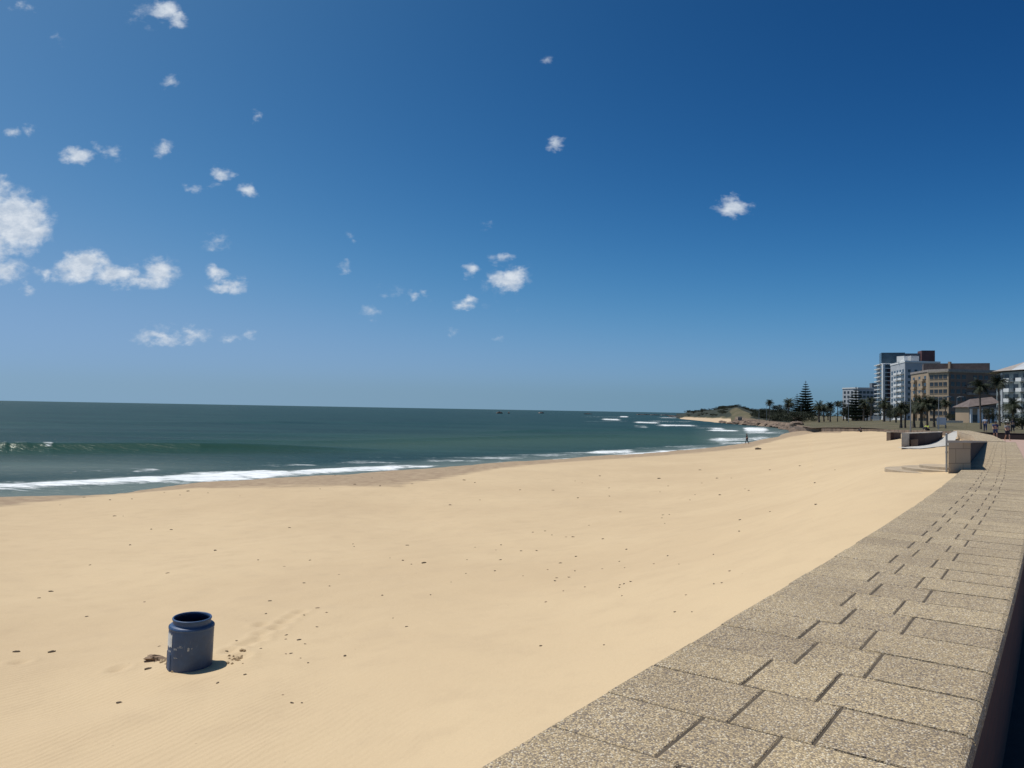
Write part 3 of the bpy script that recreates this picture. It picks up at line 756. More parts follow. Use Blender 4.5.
# ------------------------------------------------------------------ drum
def drum():
    root = empty('plastic_drum', (DR[0], DR[1], EYE-3.755), 0, 'weathered blue plastic drum with open top and torn white sticker, sunk in sand', 'drum')
    R0 = .293
    prof = [(.27, -.12), (.285, -.06), (R0-.004, .05), (R0+.001, .2), (R0, .55), (R0+.001, .675), (R0-.004, .693), (R0-.012, .70)]
    mb = MB()
    prof += [(R0-.020, .704), (.262, .708), (.249, .716), (.247, .735), (.247, .768)]
    mb.lathe(prof, 72)
    body = mb.build('body', M['drum'], root, smooth=True)
    mb = MB(); mb.lathe([(.2475, .766), (.256, .772), (.258, .786), (.252, .795), (.240, .796), (.234, .788), (.232, .76)], 72); mb.build('rim', M['drum'], root, smooth=True)
    mb = MB(); mb.lathe([(.2325, .77), (.230, .70), (.262, .68), (.272, .5), (.268, .18), (.001, .17)], 48); mb.build('inside', M['drum_in'], root, smooth=True)
    # side handle flat: shoulder step on the left flank and moulded hoops
    mb = MB(); mb.lathe([(R0, .655), (R0+.006, .662), (R0+.006, .684), (R0, .690)], 72); mb.build('hoop', M['drum'], root, smooth=True)
    def patch(name, a0, a1, z0, z1, mat, jag, seed, off=.0025):
        r_ = random.Random(seed); n = 22; mb = MB(); v = []
        for i in range(n+1):
            aa = a0+(a1-a0)*i/n
            zl = z0+r_.uniform(0, jag); zu = z1-r_.uniform(0, jag)
            for z in (zl, zu): v.append(((R0+off)*math.cos(aa), (R0+off)*math.sin(aa), z))
        mb.add(v, [(2*i, 2*i+2, 2*i+3, 2*i+1) for i in range(n)]); return mb.build(name, mat, root)
    cam = math.atan2(-DR[1], -DR[0])             # direction towards the viewer
    patch('sticker', cam-R(84), cam-R(54), .42, .63, M['paper'], .03, 2, .004)
    patch('sticker_scrap', cam-R(70), cam-R(58), .355, .40, M['paper'], .03, 3, .004)
    for s_, a0, a1, z0, z1 in [(4, -46, -36, .405, .45), (5, -36, -21, .445, .47), (6, -8, -3, .40, .47), (7, -45, -33, .30, .325), (8, -30, -24, .47, .478), (9, 1, 4, .43, .46)]:
        patch('scuff_mark', cam+R(a0), cam+R(a1), z0, z1, M['scuff'], .02, s_, .004)
    # moulded flat with a ridge on the left flank
    mb = MB()
    for aa in (-60, -95):
        an = cam+R(aa); u = np.array([math.cos(an), math.sin(an), 0]); t_ = np.array([-math.sin(an), math.cos(an), 0])
        mb.obox(u*(R0+.001)+np.array([0, 0, .17]), u*.006, t_*.012, (0, 0, .17))
    mb.build('ridge', M['drum'], root)
    root.rotation_euler = (R(1.5), R(2.0), 0)
drum()

# ------------------------------------------------------------------ bits lying on the sand
def beach_at(px, py, z0=-3.6):
    z = z0
    for _ in range(14):
        X, Y = gp(px, py, EYE+z); a_, r_ = polar(X, Y); z = .5*z+.5*float(beach_z(np.array(a_), np.array(r_)))
    X, Y = gp(px, py, EYE+z); return X, Y, float(beach_z(np.array(polar(X, Y)[0]), np.array(polar(X, Y)[1])))+EYE
def lump(seed, n=10, flat=.5, spikes=.35):
    r_ = random.Random(seed); mb = MB(); m = 6
    rows = []
    for j in range(m+1):
        th = math.pi*j/m
        rows.append([(1+r_.uniform(-spikes, spikes))*math.sin(th) if 0 < j < m else .02 for k in range(n)])
    v = [(rows[j][k]*math.cos(2*math.pi*k/n), rows[j][k]*math.sin(2*math.pi*k/n), flat*math.cos(math.pi*j/m)*(1+r_.uniform(-.2, .2))) for j in range(m+1) for k in range(n)]
    mb.add(v, [(j*n+k, (j+1)*n+k, (j+1)*n+(k+1) % n, j*n+(k+1) % n) for j in range(m) for k in range(n)])
    return mb
BIG = [(155, 660, .17, 'pale tangled driftwood and weed heap against the left foot of the drum', 'shell'), (52, 652, .07, 'crumbly brown clod on the sand left of the drum', 'weed'), (148, 669, .06, 'small dark clod just in front of the driftwood heap', 'weed'),
       (119, 703, .05, 'lone brown weed scrap on the ripples below the drum', 'weed'), (424, 563, .085, 'largest black seaweed scrap in the middle of the empty sand', 'weed'), (403, 560.5, .055, 'smaller black scrap just left of the largest seaweed scrap', 'weed'),
       (16, 652, .07, 'flat brown clod at the left edge of the sand', 'weed'), (659, 478.6, .16, 'dark weed clump far out on the upper sand near the water', 'weed'), (215, 550.5, .085, 'dark scrap on the sand well above the drum', 'weed'), (299, 640, .045, 'dark pebble to the right of the drum beyond the scuffed sand', 'weed'),
       (51, 591.5, .07, 'brown scrap on open sand up and left of the drum', 'weed'), (345, 656, .04, 'dark pebble on smooth sand right of the drum and its tracks', 'weed'), (758, 449.5, .75, 'dark heap of seaweed on the sand near the walking person', 'weed'), (815, 483, .08, 'brown weed patch on the upper beach before the round steps', 'weed'),
       (816, 505, .05, 'small brown scrap on sand nearer the slabbed wall than the rest', 'weed')]
for i, (x, y, s_, lb, mt) in enumerate(BIG):
    s_ *= .78 if i else 1
    X, Y, z = beach_at(x, y)
    o = lump(20+i, 12, .42, .5 if i == 0 else .35).build('driftwood_heap' if i == 0 else 'seaweed_scrap', M[mt]); tag(o, lb, 'driftwood' if i == 0 else 'seaweed')
    o.location = (X, Y, z+s_*.12); o.scale = (s_, s_*.6, s_*.7); o.rotation_euler = (0, 0, random.uniform(0, 3))
    if i == 0:
        mb = MB(); rr = random.Random(4)
        for k in range(12):
            an = rr.uniform(0, 6.28); l_ = rr.uniform(.4, 1.2); mb.tube([(rr.uniform(-.6, .6), rr.uniform(-.6, .6), .2), (math.cos(an)*l_, math.sin(an)*l_, rr.uniform(.1, .45))], .03, 5)
        mb.build('twigs', M['weed'], o)
protos = []
for i in range(4):
    o = lump(60+i, 8, .45, .4).build('beach_scrap', M['weed'] if i < 3 else M['shell']); protos.append(o)
    tag(o, 'tiny dark weed or shell scrap lying loose on the open sand', 'beach scrap', 'tiny scraps scattered over the sand')
SPOT = [(380, 486), (412, 484), (446, 470), (335, 475), (372, 478), (600, 476), (575, 481), (582, 483), (660, 492), (663, 515), (662, 518), (668, 486), (603, 539), (545, 531), (552, 535), (566, 537), (573, 537), (521, 551), (501, 545), (496, 550), (390, 558), (353, 544), (304, 583),
        (318, 608), (317, 627), (305, 644), (308, 663), (283, 695), (292, 703), (302, 703), (39, 598), (523, 576), (555, 581), (557, 578), (575, 571), (585, 587), (620, 585), (624, 584), (622, 596), (546, 602), (675, 612), (604, 645), (541, 646), (686, 595), (692, 612),
        (714, 584), (722, 583), (730, 571), (770, 512), (740, 520), (835, 470), (770, 470), (800, 466), (700, 470), (720, 495), (745, 489), (690, 500), (84, 497), (110, 500), (60, 505), (132, 499), (180, 495), (208, 493), (240, 496), (320, 489), (450, 505), (520, 490), (480, 500), (130, 545), (90, 565), (258, 560), (168, 573)]
rr = random.Random(12)
while len(SPOT) < 150:
    cx, cy = rr.choice([(620, 500), (720, 500), (560, 560), (460, 575), (300, 640), (780, 470), (640, 560), (160, 500), (380, 480), (240, 640), (365, 575)])
    x, y = cx+rr.gauss(0, 60), cy+rr.gauss(0, 9 if cy < 500 else 24)
    if y > 478 and x < 880-(y-470)*1.6 and x > 5: SPOT.append((x, y))
for i, (x, y) in enumerate(SPOT):
    X, Y, z = beach_at(x, y); p_ = protos[i % 4]; o = p_ if i < 4 else p_.copy()
    if i >= 4: link(o)
    d_ = math.hypot(X, Y); s_ = d_*.00135*rr.uniform(.5, 1.25)+.006
    o.location = (X, Y, z+s_*.15); o.scale = (s_*rr.uniform(.8, 1.6), s_*.7, s_*.6); o.rotation_euler = (0, 0, rr.uniform(0, 6))
# crumbs of dug sand round the drum
cr = lump(90, 7, .7, .4).build('sand_clod', M['sand']); tag(cr, 'little crumb of damp sand kicked up round the blue drum', 'sand clod', 'sand clods round the drum')
for i in range(34):
    o = cr if i == 0 else cr.copy()
    if i: link(o)
    if i < 16: x, y = rr.uniform(160, 178), rr.uniform(660, 672)
    else: x, y = rr.uniform(226, 244), rr.uniform(650, 664)
    X, Y, z = beach_at(x, y); s_ = rr.uniform(.012, .03); o.location = (X, Y, z+s_*.3); o.scale = (s_, s_*.8, s_); o.rotation_euler = (0, 0, rr.uniform(0, 6))

# boulder wedge at the far end of the sand, rocks and reef
def rock(name, px, py, z, sx, sy, sz, rz, mat, label, seed, tilt=0, cat='rock', group=None):
    X, Y = gp(px, py, EYE+z)
    o = lump(seed, 14, .6, .22).build(name, mat); tag(o, label, cat, group); o.location = (X, Y, EYE+z+sz*.1); o.scale = (sx, sy, sz); o.rotation_euler = (0, tilt, rz); return o
rock('boulder', 827, 430.8, -3.6, 1.15, .9, 1.1, .2, M['rock'], 'dark brown wedge shaped boulder at the top edge of the far sand', 3, R(-22))
for i, (x, y, w, lb) in enumerate([(499.5, 413.6, 3.9, 'dark reef rock just below the horizon, the one farther left'), (508.8, 413.6, 1.3, 'tiny dark reef rock right beside the left reef rock'), (541, 413.4, 4.3, 'dark reef rock with spray, straight above the middle of the bay')]):
    rock('reef_rock', x, y, -5.7, w*1.15, 3, 3.8, 0, M['darkrock'], lb, 40+i, cat='reef rock')
for i, (x, y, w) in enumerate([(588, 414.2, 6), (645, 414.9, 8), (655, 415.2, 9), (665, 415.4, 8), (676, 417.2, 6), (683, 418.2, 5), (640, 414.8, 7), (672, 416.2, 7)]):
    rock('reef_rock', x, y, -5.7, w*1.25, 6, 2.4, 0, M['darkrock'], 'low dark rocks awash off the point of the headland', 50+i, cat='reef rock', group='dark rocks awash off the point')
rr = random.Random(31)
for i in range(40):
    x = rr.uniform(722, 800); d_ = float(in_coast(az_px(x)))*rr.uniform(1.0, 1.05); X, Y = at(x, d_)
    o = lump(100+i % 6, 10, .6, .3).build('shore_rock', M['rock']) if i < 6 else bpy.data.objects['shore_rock' if i % 6 == 0 else 'shore_rock.%03d' % (i % 6)].copy()
    if i >= 6: link(o)
    tag(o, 'rough brown shore rock at the water line below the trees', 'rock', 'shore rocks below the trees')
    o.location = (X, Y, EYE-5.7+rr.uniform(0, 1.2)*(d_/float(in_coast(az_px(x)))-1)*40+.2); s_ = rr.uniform(.8, 2.4); o.scale = (s_*1.5, s_, s_*.8); o.rotation_euler = (0, 0, rr.uniform(0, 6))

# ------------------------------------------------------------------ vegetation
def palm(h, cr, seed, n=34, trunk_r=.22, skirt=True, droop=1.):
    r_ = random.Random(seed); root = empty('palm_tree')
    bend = r_.uniform(-.25, .25)
    tr = MB(); pts = []; rad = []
    for i in range(9):
        t = i/8; pts.append((bend*t*t, .1*math.sin(3*t), h*t)); rad.append(trunk_r*(1.35-.45*min(1, t*4)+.05*math.sin(i*2.4))*(1.0 if t < .9 else 1.25))
    tr.tube(pts, rad, 9); tr.build('trunk', M['bark'], root)
    top = np.array(pts[-1])
    def fronds(n, e0, e1, mb, lf):
        for k in range(n):
            a_ = 2*math.pi*(k*.618+r_.uniform(-.04, .04)); e = R(r_.uniform(e0, e1)); L = cr*r_.uniform(.82, 1.1)*lf
            u = np.array([math.cos(a_), math.sin(a_), 0]); p = top.copy(); d = u*math.cos(e)+np.array([0, 0, math.sin(e)]); m_ = 9
            side = np.array([-math.sin(a_), math.cos(a_), 0]); pr = [p.copy()]
            for i in range(m_):
                p = p+d*L/m_; d = d-np.array([0, 0, .13*droop*(1+i*.12)]); d /= np.linalg.norm(d); pr.append(p.copy())
            for i in range(1, m_+1):
                w = L*.34*math.sin(math.pi*min(1, (i+.6)/(m_+1.2)))**.7
                seg = pr[i]-pr[i-1]
                for sgn in (-1, 1):
                    for q in (0, .5):
                        b_ = pr[i-1]+seg*q; tip = b_+seg*1.5+side*sgn*w*r_.uniform(.7, 1.1)+np.array([0, 0, -w*r_.uniform(.35, .8)])
                        mb.add([b_, b_+seg*.42, tip], [(0, 1, 2)])
    cw = MB(); fronds(n, -18, 78, cw, 1.); cw.build('crown', M['frond'], root)
    if skirt:
        sk_ = MB(); fronds(int(n*.35), -62, -25, sk_, .7); sk_.build('dead_fronds', M['dryfrond'], root)
    return root
def norfolk(h, rb, seed, tiers=13, sparse=0.):
    r_ = random.Random(seed); root = empty('norfolk_pine')
    tr = MB(); tr.tube([(0, 0, 0), (0, 0, h*.5), (0, 0, h)], [h*.018, h*.011, h*.003], 8); tr.build('trunk', M['bark'], root)
    cw = MB()
    for t in range(tiers):
        f = t/(tiers-1); z = h*(.10+.86*f**.92); L = rb*(1-f)**.72*(1 if t else .9)+h*.012
        nb = 11 if f < .8 else 6
        for k in range(nb):
            a_ = 2*math.pi*(k+r_.random()*.4)/nb+t; u = np.array([math.cos(a_), math.sin(a_), 0]); side = np.array([-math.sin(a_), math.cos(a_), 0]); LL = L*r_.uniform(.82, 1.08)
            p = np.array([0, 0, z]); m_ = 9
            for i in range(m_):
                g = i/m_; p0 = p+u*LL*g+np.array([0, 0, LL*(.28*g*g-.10*g)]); seg = u*LL/m_
                w = LL*.55*(1-g*.45)+.30*h/20
                for sgn in (-1, 1):
                    for q in (0, .33, .66):
                        b_ = p0+seg*q; tip = b_+seg*.9+side*sgn*w*r_.uniform(.6, 1.1)+np.array([0, 0, r_.uniform(-.05, .10)*h/20*(2-g)])
                        cw.add([b_-np.array([0, 0, .50*h/20*(1.35-f)]), b_+seg*.5+np.array([0, 0, .34*h/20*(1.35-f)]), tip], [(0, 1, 2)])
    cw.build('crown', M['pine'], root); return root
def bushy(h, w, seed, n=1500, trunk=.3, name='bushy_tree', mat='bush', leaf=.35):
    r_ = np.random.default_rng(seed); root = empty(name)
    tr = MB(); tr.tube([(0, 0, 0), (.1, 0, h*.3), (0, .1, h*.6)], [trunk*1.2, trunk, trunk*.5], 7)
    for k in range(4):
        a_ = k*1.7; tr.tube([(.05, 0, h*.28), (math.cos(a_)*w*.25, math.sin(a_)*w*.25, h*.6)], [trunk*.6, trunk*.25], 6)
    tr.build('trunk', M['bark'], root)
    cl = [(r_.normal(0, .27)*w, r_.normal(0, .27)*w, h*r_.uniform(.38, .86), w*r_.uniform(.14, .27)) for _ in range(13)]
    V = []; F = []
    for i in range(n):
        c = cl[r_.integers(len(cl))]; d = r_.normal(size=3); d /= np.linalg.norm(d); p = np.array(c[:3])+d*c[3]*r_.uniform(.55, 1.08)*np.array([1, 1, .75])
        a_ = r_.normal(size=3); b_ = r_.normal(size=3); a_ /= np.linalg.norm(a_); b_ /= np.linalg.norm(b_); k = len(V)
        V += [p, p+a_*leaf, p+a_*leaf*.6+b_*leaf*.8]; F.append((k, k+1, k+2))
    mb = MB(); mb.add(V, F); mb.build('crown', M[mat], root); return root
PALMS = {}
def put(kind, px, d, py_top, label, group=None, rz=None, sx=1.):
    """place a copy of a source tree scaled so its top reaches py_top"""
    src, hh = kind
    X, Y = at(px, d); z = gz(px, d)-.05; H = ztop(px, py_top, d*math.cos(R(az_px(px)))**2)-z
    o = src if not src.get('used') else copy_tree(src)
    src['used'] = 1
    if 'used' in o and o is not src: del o['used']
    s_ = max(.2, H/hh); o.location = (X, Y, z); o.scale = (s_*sx, s_*sx, s_); o.rotation_euler = (0, 0, random.uniform(0, 6.28) if rz is None else rz)
    return tag(o, label, 'palm tree' if 'palm' in o.name else ('pine tree' if 'pine' in o.name else 'tree' if 'tree' in o.name else 'bush'), group)
pA = (palm(6.2, 2.7, 1, 40, .30), 8.3); pB = (palm(10., 2.5, 2, 36, .20, True), 12.2); pC = (palm(5.6, 3.0, 3, 44, .34), 7.9); pD = (palm(9., 2.4, 5, 34, .2), 11.1)
nA = (norfolk(22, 5.2, 1, 14), 22); nB = (norfolk(18, 4.6, 4, 12), 18)
bA = (bushy(8, 7, 1, 2200), 8); bB = (bushy(6, 8, 2, 2200, name='spreading_tree'), 6); bC = (bushy(3, 6, 3, 1500, .15, 'coastal_bush'), 3); bD = (bushy(8, 7, 6, 2200, name='bushy_tree'), 8)
g1 = 'palms and trees along the lawn'
put(nA, 805.5, 430, 380.5, 'tallest Norfolk pine with separate flat tiers, standing clear against the sky', g1)
put(nB, 797, 445, 393.5, 'dense dark pointed pine just left of the tallest Norfolk pine', g1, sx=1.15)
put(nB, 856, 380, 386.5, 'broad dark Norfolk pine in front of the low block with the white roof', g1, sx=1.25)
T = [(pD, 769.5, 385, 398.5, 'slender palm rising at the left end of the tree line above the shore rocks'), (pA, 789, 400, 397.5, 'stocky palm between the rounded trees and the dark pointed pine'), (bA, 776, 420, 403.5, 'dark rounded tree right of the leftmost slender palm'), (bD, 783, 425, 404, 'dark rounded tree close by the stocky palm, left of the pines'),
     (bA, 764, 430, 408, 'low dark tree at the left foot of the slender palm'), (bD, 812, 440, 405, 'dark bushy tree touching the right side of the tallest pine'), (pC, 819, 330, 400.3, 'broad ragged palm right of the tallest pine'), (pA, 824, 350, 403, 'short palm beside the broad ragged palm'),
     (pA, 830, 345, 401.5, 'palm with a round head left of the lollipop shaped palm'), (pD, 837.5, 345, 400, 'lone palm with round lollipop head against the sky'), (bA, 828, 430, 408, 'dark bush mass behind the middle palms'), (bD, 847, 390, 399.5, 'reddish dark tree left of the broad Norfolk pine'), (bA, 843.5, 400, 406, 'low rounded tree under the left end of the white roofed block'),
     (pA, 864, 370, 398, 'short palm hugging the right side of the broad Norfolk pine'), (pD, 871, 340, 396, 'palm in front of the white balconies at the tower foot'), (bA, 867, 385, 404, 'dark tree between the broad Norfolk pine and the tower'),
     (pC, 884, 300, 397, 'palm standing before the lower floors of the tower'), (bD, 896, 240, 403.5, 'dark bushy tree below the pale grey block'), (pC, 901, 150, 400.5, 'wide squat palm in front of the pale grey block'), (pA, 905, 152, 402.5, 'squat palm left of the thin lamp pole'),
     (pC, 914, 155, 397.5, 'squat palm right of the thin lamp pole'), (pC, 921.5, 150, 394.5, 'big headed palm at the left of the tan building front'), (pA, 927, 148, 396.5, 'big headed palm in front of the tan building corner, second from its left'), (pA, 934, 158, 395.5, 'palm before the three columns of windows on the tan building'),
     (pB, 945.8, 140, 397.5, 'thin palm right of the pale sign board'), (pB, 980.8, 128, 377.5, 'tall palm with drooping dark head before the dark wing'), (pB, 999.5, 170, 372.5, 'tallest palm, overlapping the left edge of the white balcony block'), (pC, 1013.5, 150, 396.5, 'broad palm in front of the white balcony block'),
     (bD, 989, 210, 406.5, 'dark tree against the right side of the gabled house'), (bA, 958, 260, 410, 'low dark tree in front of the shaded wing left of the gabled house'), (bB, 870, 430, 407, 'spreading tree behind the white walls at the tower foot'),
     (bB, 856, 420, 410, 'spreading tree behind the pale kiosk'), (bA, 890, 280, 408, 'small tree at the foot of the tower, right of its palm'), (bB, 950, 300, 414, 'low spreading tree behind the sign board'), (bB, 818, 445, 411, 'spreading tree at the back behind the broad ragged palm'), (bC, 1022, 130, 416, 'low bush at the right edge beyond the maroon wall')]
for k_, x, d_, y, lb in T: put(k_, x, d_, y, lb, g1)
rr = random.Random(5)
for i in range(150):                                  # scrub along the headland skyline
    x = rr.uniform(688, 800); rc = float(in_coast(az_px(x))); d_ = rc*rr.uniform(1.08, 1.42)+20
    if 728 < x < 757 and d_ < rc*1.3: d_ = rc*1.36+20
    X, Y = at(x, d_); z = gz(x, d_)-.4; src, hh = rr.choice([bC, bB])
    o = copy_tree(src); 
    if 'used' in o: del o['used']
    s_ = rr.uniform(.55, 1.1)*(1.0 if src is bC[0] else .8)*(1.15 if x > 760 else .55); o.scale = (s_*1.6, s_*1.6, s_); o.location = (X, Y, z); o.rotation_euler = (0, 0, rr.uniform(0, 6))
    tag(o, 'dark low tree in the scrub covering the headland left of the tree line', 'bush', 'scrub trees on the headland')
for x, y, lb in [(709.5, 408.2, 'single wind bent tree standing up at the left end of the headland'), (733, 405.8, 'small rounded tree on the very top of the headland')]:
    o = put(bA, x, float(in_coast(az_px(x)))*1.25+30, y, lb)

# ------------------------------------------------------------------ buildings
def fp(px, d): return np.array(at(px, d))
def building(pts, y_ref, d_ref, label, wallmat, roofmat=None, depth=22, parapet=.6, zbase=None, name='apartment_building'):
    """pts: visible front corners (column, distance) left to right; y_ref: (column, row) of the roof line"""
    F = [fp(x, d) for x, d in pts]; zb = (zbase if zbase is not None else min(gz(x, d) for x, d in pts)-.4)
    x_, y_ = y_ref; zt = EYE+(yh(x_)-y_)*d_ref*math.cos(R(az_px(x_)))/FPX
    root = empty(name, (*F[0], zb), 0, label, 'building'); o0 = F[0]
    away = np.array([math.sin(R(az_px(pts[len(pts)//2][0]))), math.cos(R(az_px(pts[len(pts)//2][0])))])
    poly = [f-o0 for f in F]+[F[-1]-o0+away*depth, F[0]-o0+away*depth]
    mb = MB(); mb.prism(poly, 0, zt-zb); mb.build('wall', wallmat, root)
    rf = MB(); c = sum(poly)/len(poly); out = [c+(q-c)*1.02 for q in poly]; rf.prism(out, zt-zb+.003, zt-zb+parapet); roof = rf.build('roof', roofmat or wallmat, root)
    return root, [f-o0 for f in F], zt-zb, roof
def basis(a, b):
    d = b-a; L = np.linalg.norm(d); d = d/L; n = np.array([d[1], -d[0]])    # n points to the viewer's side when going left to right
    return d, n, L
def unit_mesh(name, mat, w, h, t, frame=None):
    mb = MB(); mb.box(-w/2, w/2, -t, .0, -h/2, h/2); o = mb.build(name, mat); me = o.data; bpy.data.objects.remove(o); return me
def windows(root, a, b, cols, floors, z0, dz, w, h, mat, name='window', t=.06, skip=None, mg=.5, frame=None):
    d, n, L = basis(a, b); me = unit_mesh(name, mat, w, h, t); ang = math.atan2(d[1], d[0])
    fm = None
    if frame:
        mb = MB(); f_ = .12
        mb.box(-w/2-f_, w/2+f_, -t*2.2, 0, -h/2-f_, -h/2-.002)
        o = mb.build('frame', frame); fm = o.data; bpy.data.objects.remove(o)
    for f in range(floors):
        for c in range(cols):
            if skip and skip(f, c): continue
            p = a+d*(mg+(L-2*mg)*(c+.5)/cols)+n*.01
            o = bpy.data.objects.new(name, me); link(o, root); o.location = (p[0], p[1], z0+dz*(f+.5)); o.rotation_euler = (0, 0, ang)
            if fm: q = bpy.data.objects.new('sill', fm); link(q, o)
def balconies(root, a, b, cols, floors, z0, dz, w, depth_, mat, h=1.0, mg=.5, railmat=None):
    d, n, L = basis(a, b); ang = math.atan2(d[1], d[0])
    mb = MB(); mb.box(-w/2, w/2, -depth_, 0, -.1, .1); mb.box(-w/2, w/2, -depth_, -depth_+.12, .101, h); mb.box(-w/2, -w/2+.12, -depth_+.121, 0, .101, h); mb.box(w/2-.12, w/2, -depth_+.121, 0, .101, h)
    o = mb.build('balcony', mat); me = o.data; bpy.data.objects.remove(o)
    for f in range(floors):
        for c in range(cols):
            p = a+d*(mg+(L-2*mg)*(c+.5)/cols)+n*.005
            o = bpy.data.objects.new('balcony', me); link(o, root); o.location = (p[0], p[1], z0+dz*f); o.rotation_euler = (0, 0, ang)
def band(root, name, pts, z0, z1, out, mat):
    mb = MB()
    for a_, b_ in zip(pts[:-1], pts[1:]):
        d, n, L = basis(a_, b_); mb.obox((*(a_+b_)/2+n*out/2, (z0+z1)/2), (*(d*(L/2+out*.3)), 0), (*(n*(out/2)), 0), (0, 0, (z1-z0)/2))
    return mb.build(name, mat, root)

# low far block with white roof
rt, F, H, rf = building([(842.5, 640), (858, 628), (893, 640)], (860, 388.5), 628, 'long low grey block with a bright white roof edge behind the Norfolk pine', M['greyw'], M['white'], 25, .8)
windows(rt, F[1], F[2], 9, 6, H-21, 3.3, 2.1, 1.9, M['glass']); windows(rt, F[0], F[1], 4, 6, H-21, 3.3, 2.1, 1.9, M['glass'])
# small distant block
rt, F, H, rf = building([(869.5, 760), (872, 750), (880, 755)], (872, 383.5), 750, 'distant slate grey block peeping out left of the tower', M['greyd'], None, 20, .4)
windows(rt, F[1], F[2], 3, 8, H-28, 3.3, 1.4, 1.6, M['glass'])
# tower
rt, F, H, rf = building([(876.5, 548), (882, 530), (893, 534), (937, 556)], (885, 364.2), 532, 'tall tower with white balcony slabs, dark glass crown and maroon block on top', M['greyd'], M['white'], 24, .5)
nf = 13; dz = (H-1.5)/nf
for f in range(nf+1):
    band(rt, 'balcony', F[:3], 1.2+dz*f, 1.2+dz*f+.42, 1.5, M['white']) if f else None
windows(rt, F[0], F[1], 2, nf, 1.6, dz, 4.4, 2.1, M['glass'], mg=.2); windows(rt, F[1], F[2], 2, nf, 1.6, dz, 2.9, 2.1, M['glass'], mg=.2)
band(rt, 'column', [F[1]+(F[2]-F[1])*.0, F[1]+(F[2]-F[1])*.06], 0, H, 1.65, M['white'])
band(rt, 'cladding_strip', [F[1]+(F[2]-F[1])*.55, F[1]+(F[2]-F[1])*.98], 0, H-3, .9, M['maroon'])
def roofbox(rt, F, H, x0, x1, d, h, mat, name, dep=9, z0=0.5):
    base = np.array(rt.location[:2]); a_, b_ = fp(x0, d)-base, fp(x1, d+2)-base; d_, n_, L = basis(a_, b_)
    mb = MB(); mb.prism([a_, b_, b_-n_*dep, a_-n_*dep], H+z0+.005, H+h); return mb.build(name, mat, rt)
roofbox(rt, F, H, 881.3, 905, 537, 7.6, M['crown_glass'], 'glass_crown'); roofbox(rt, F, H, 905.2, 921.5, 541, 7.2, M['greyd'], 'plant_room'); roofbox(rt, F, H, 921.8, 935, 540, 8.8, M['maroon'], 'lift_tower')
# pale grey block
rt, F, H, rf = building([(890.5, 492), (905, 462), (940, 474)], (905, 362.3), 462, 'pale blue grey block with white flat roof edge between tower and tan building', M['greyw'], M['white'], 26, .9)
balconies(rt, F[0]+(F[1]-F[0])*.35, F[1], 2, 10, H-34, 3.1, 7.5, 1.6, M['white']); windows(rt, F[0], F[1], 5, 10, H-34, 3.1, 3.4, 2.0, M['glass'], mg=.8)
windows(rt, F[1], F[2], 5, 10, H-34, 3.1, 1.5, 1.5, M['glass'])
roofbox(rt, F, H, 904, 908, 470, 4.0, M['white'], 'stair_head', 5, .9); roofbox(rt, F, H, 911, 919, 472, 4.2, M['greyw'], 'plant_room', 6, .9)
# tan building, shade painted on its long wing
rt, F, H, rf = building([(911, 405), (928.5, 380), (948.5, 374), (1001, 392)], (940, 371.3), 377, 'wide block, sunlit tan at the corner and coloured dark for shade along its long right wing', M['tan'], M['tile'], 24, .9)
dw = basis(F[2], F[3])
band(rt, 'wing_shade', [F[2]+(F[3]-F[2])*.015, F[3]], 0, H-.2, .12, M['brown'])  # dark sheet over the tan wall paints the wing's shaded side
windows(rt, F[1], F[2], 4, 7, H-22.6, 3.1, 1.75, 1.7, M['glass'], frame=M['tan'])
windows(rt, F[0], F[1], 3, 7, H-22.6, 3.1, 2.6, 1.7, M['glass']); balconies(rt, F[0], F[1], 2, 7, H-22.6, 3.1, 5.5, 1.3, M['tan'])
wa, wb_ = F[2]+dw[1]*.13, F[3]+dw[1]*.13
windows(rt, wa, wb_, 9, 7, H-22.6, 3.1, 1.8, 1.7, M['glass'], skip=lambda f, c: c in (3, 7), frame=M['tile'])
balconies(rt, wa+(wb_-wa)*.34, wa+(wb_-wa)*.5, 1, 6, H-22.3, 3.1, 4.2, 1.2, M['tile']); balconies(rt, wa+(wb_-wa)*.75, wa+(wb_-wa)*.93, 1, 6, H-22.3, 3.1, 4.2, 1.2, M['tile'])
band(rt, 'cornice', F[1:], H-.55, H-.02, .6, M['cement'])
at_ = roofbox(rt, F, H, 923.5, 990, 392, 4.3, M['darktile'], 'attic_storey', 12, .9)
roofbox(rt, F, H, 950, 951.6, 391.5, 5., M['tan'], 'chimney', .8, .9)
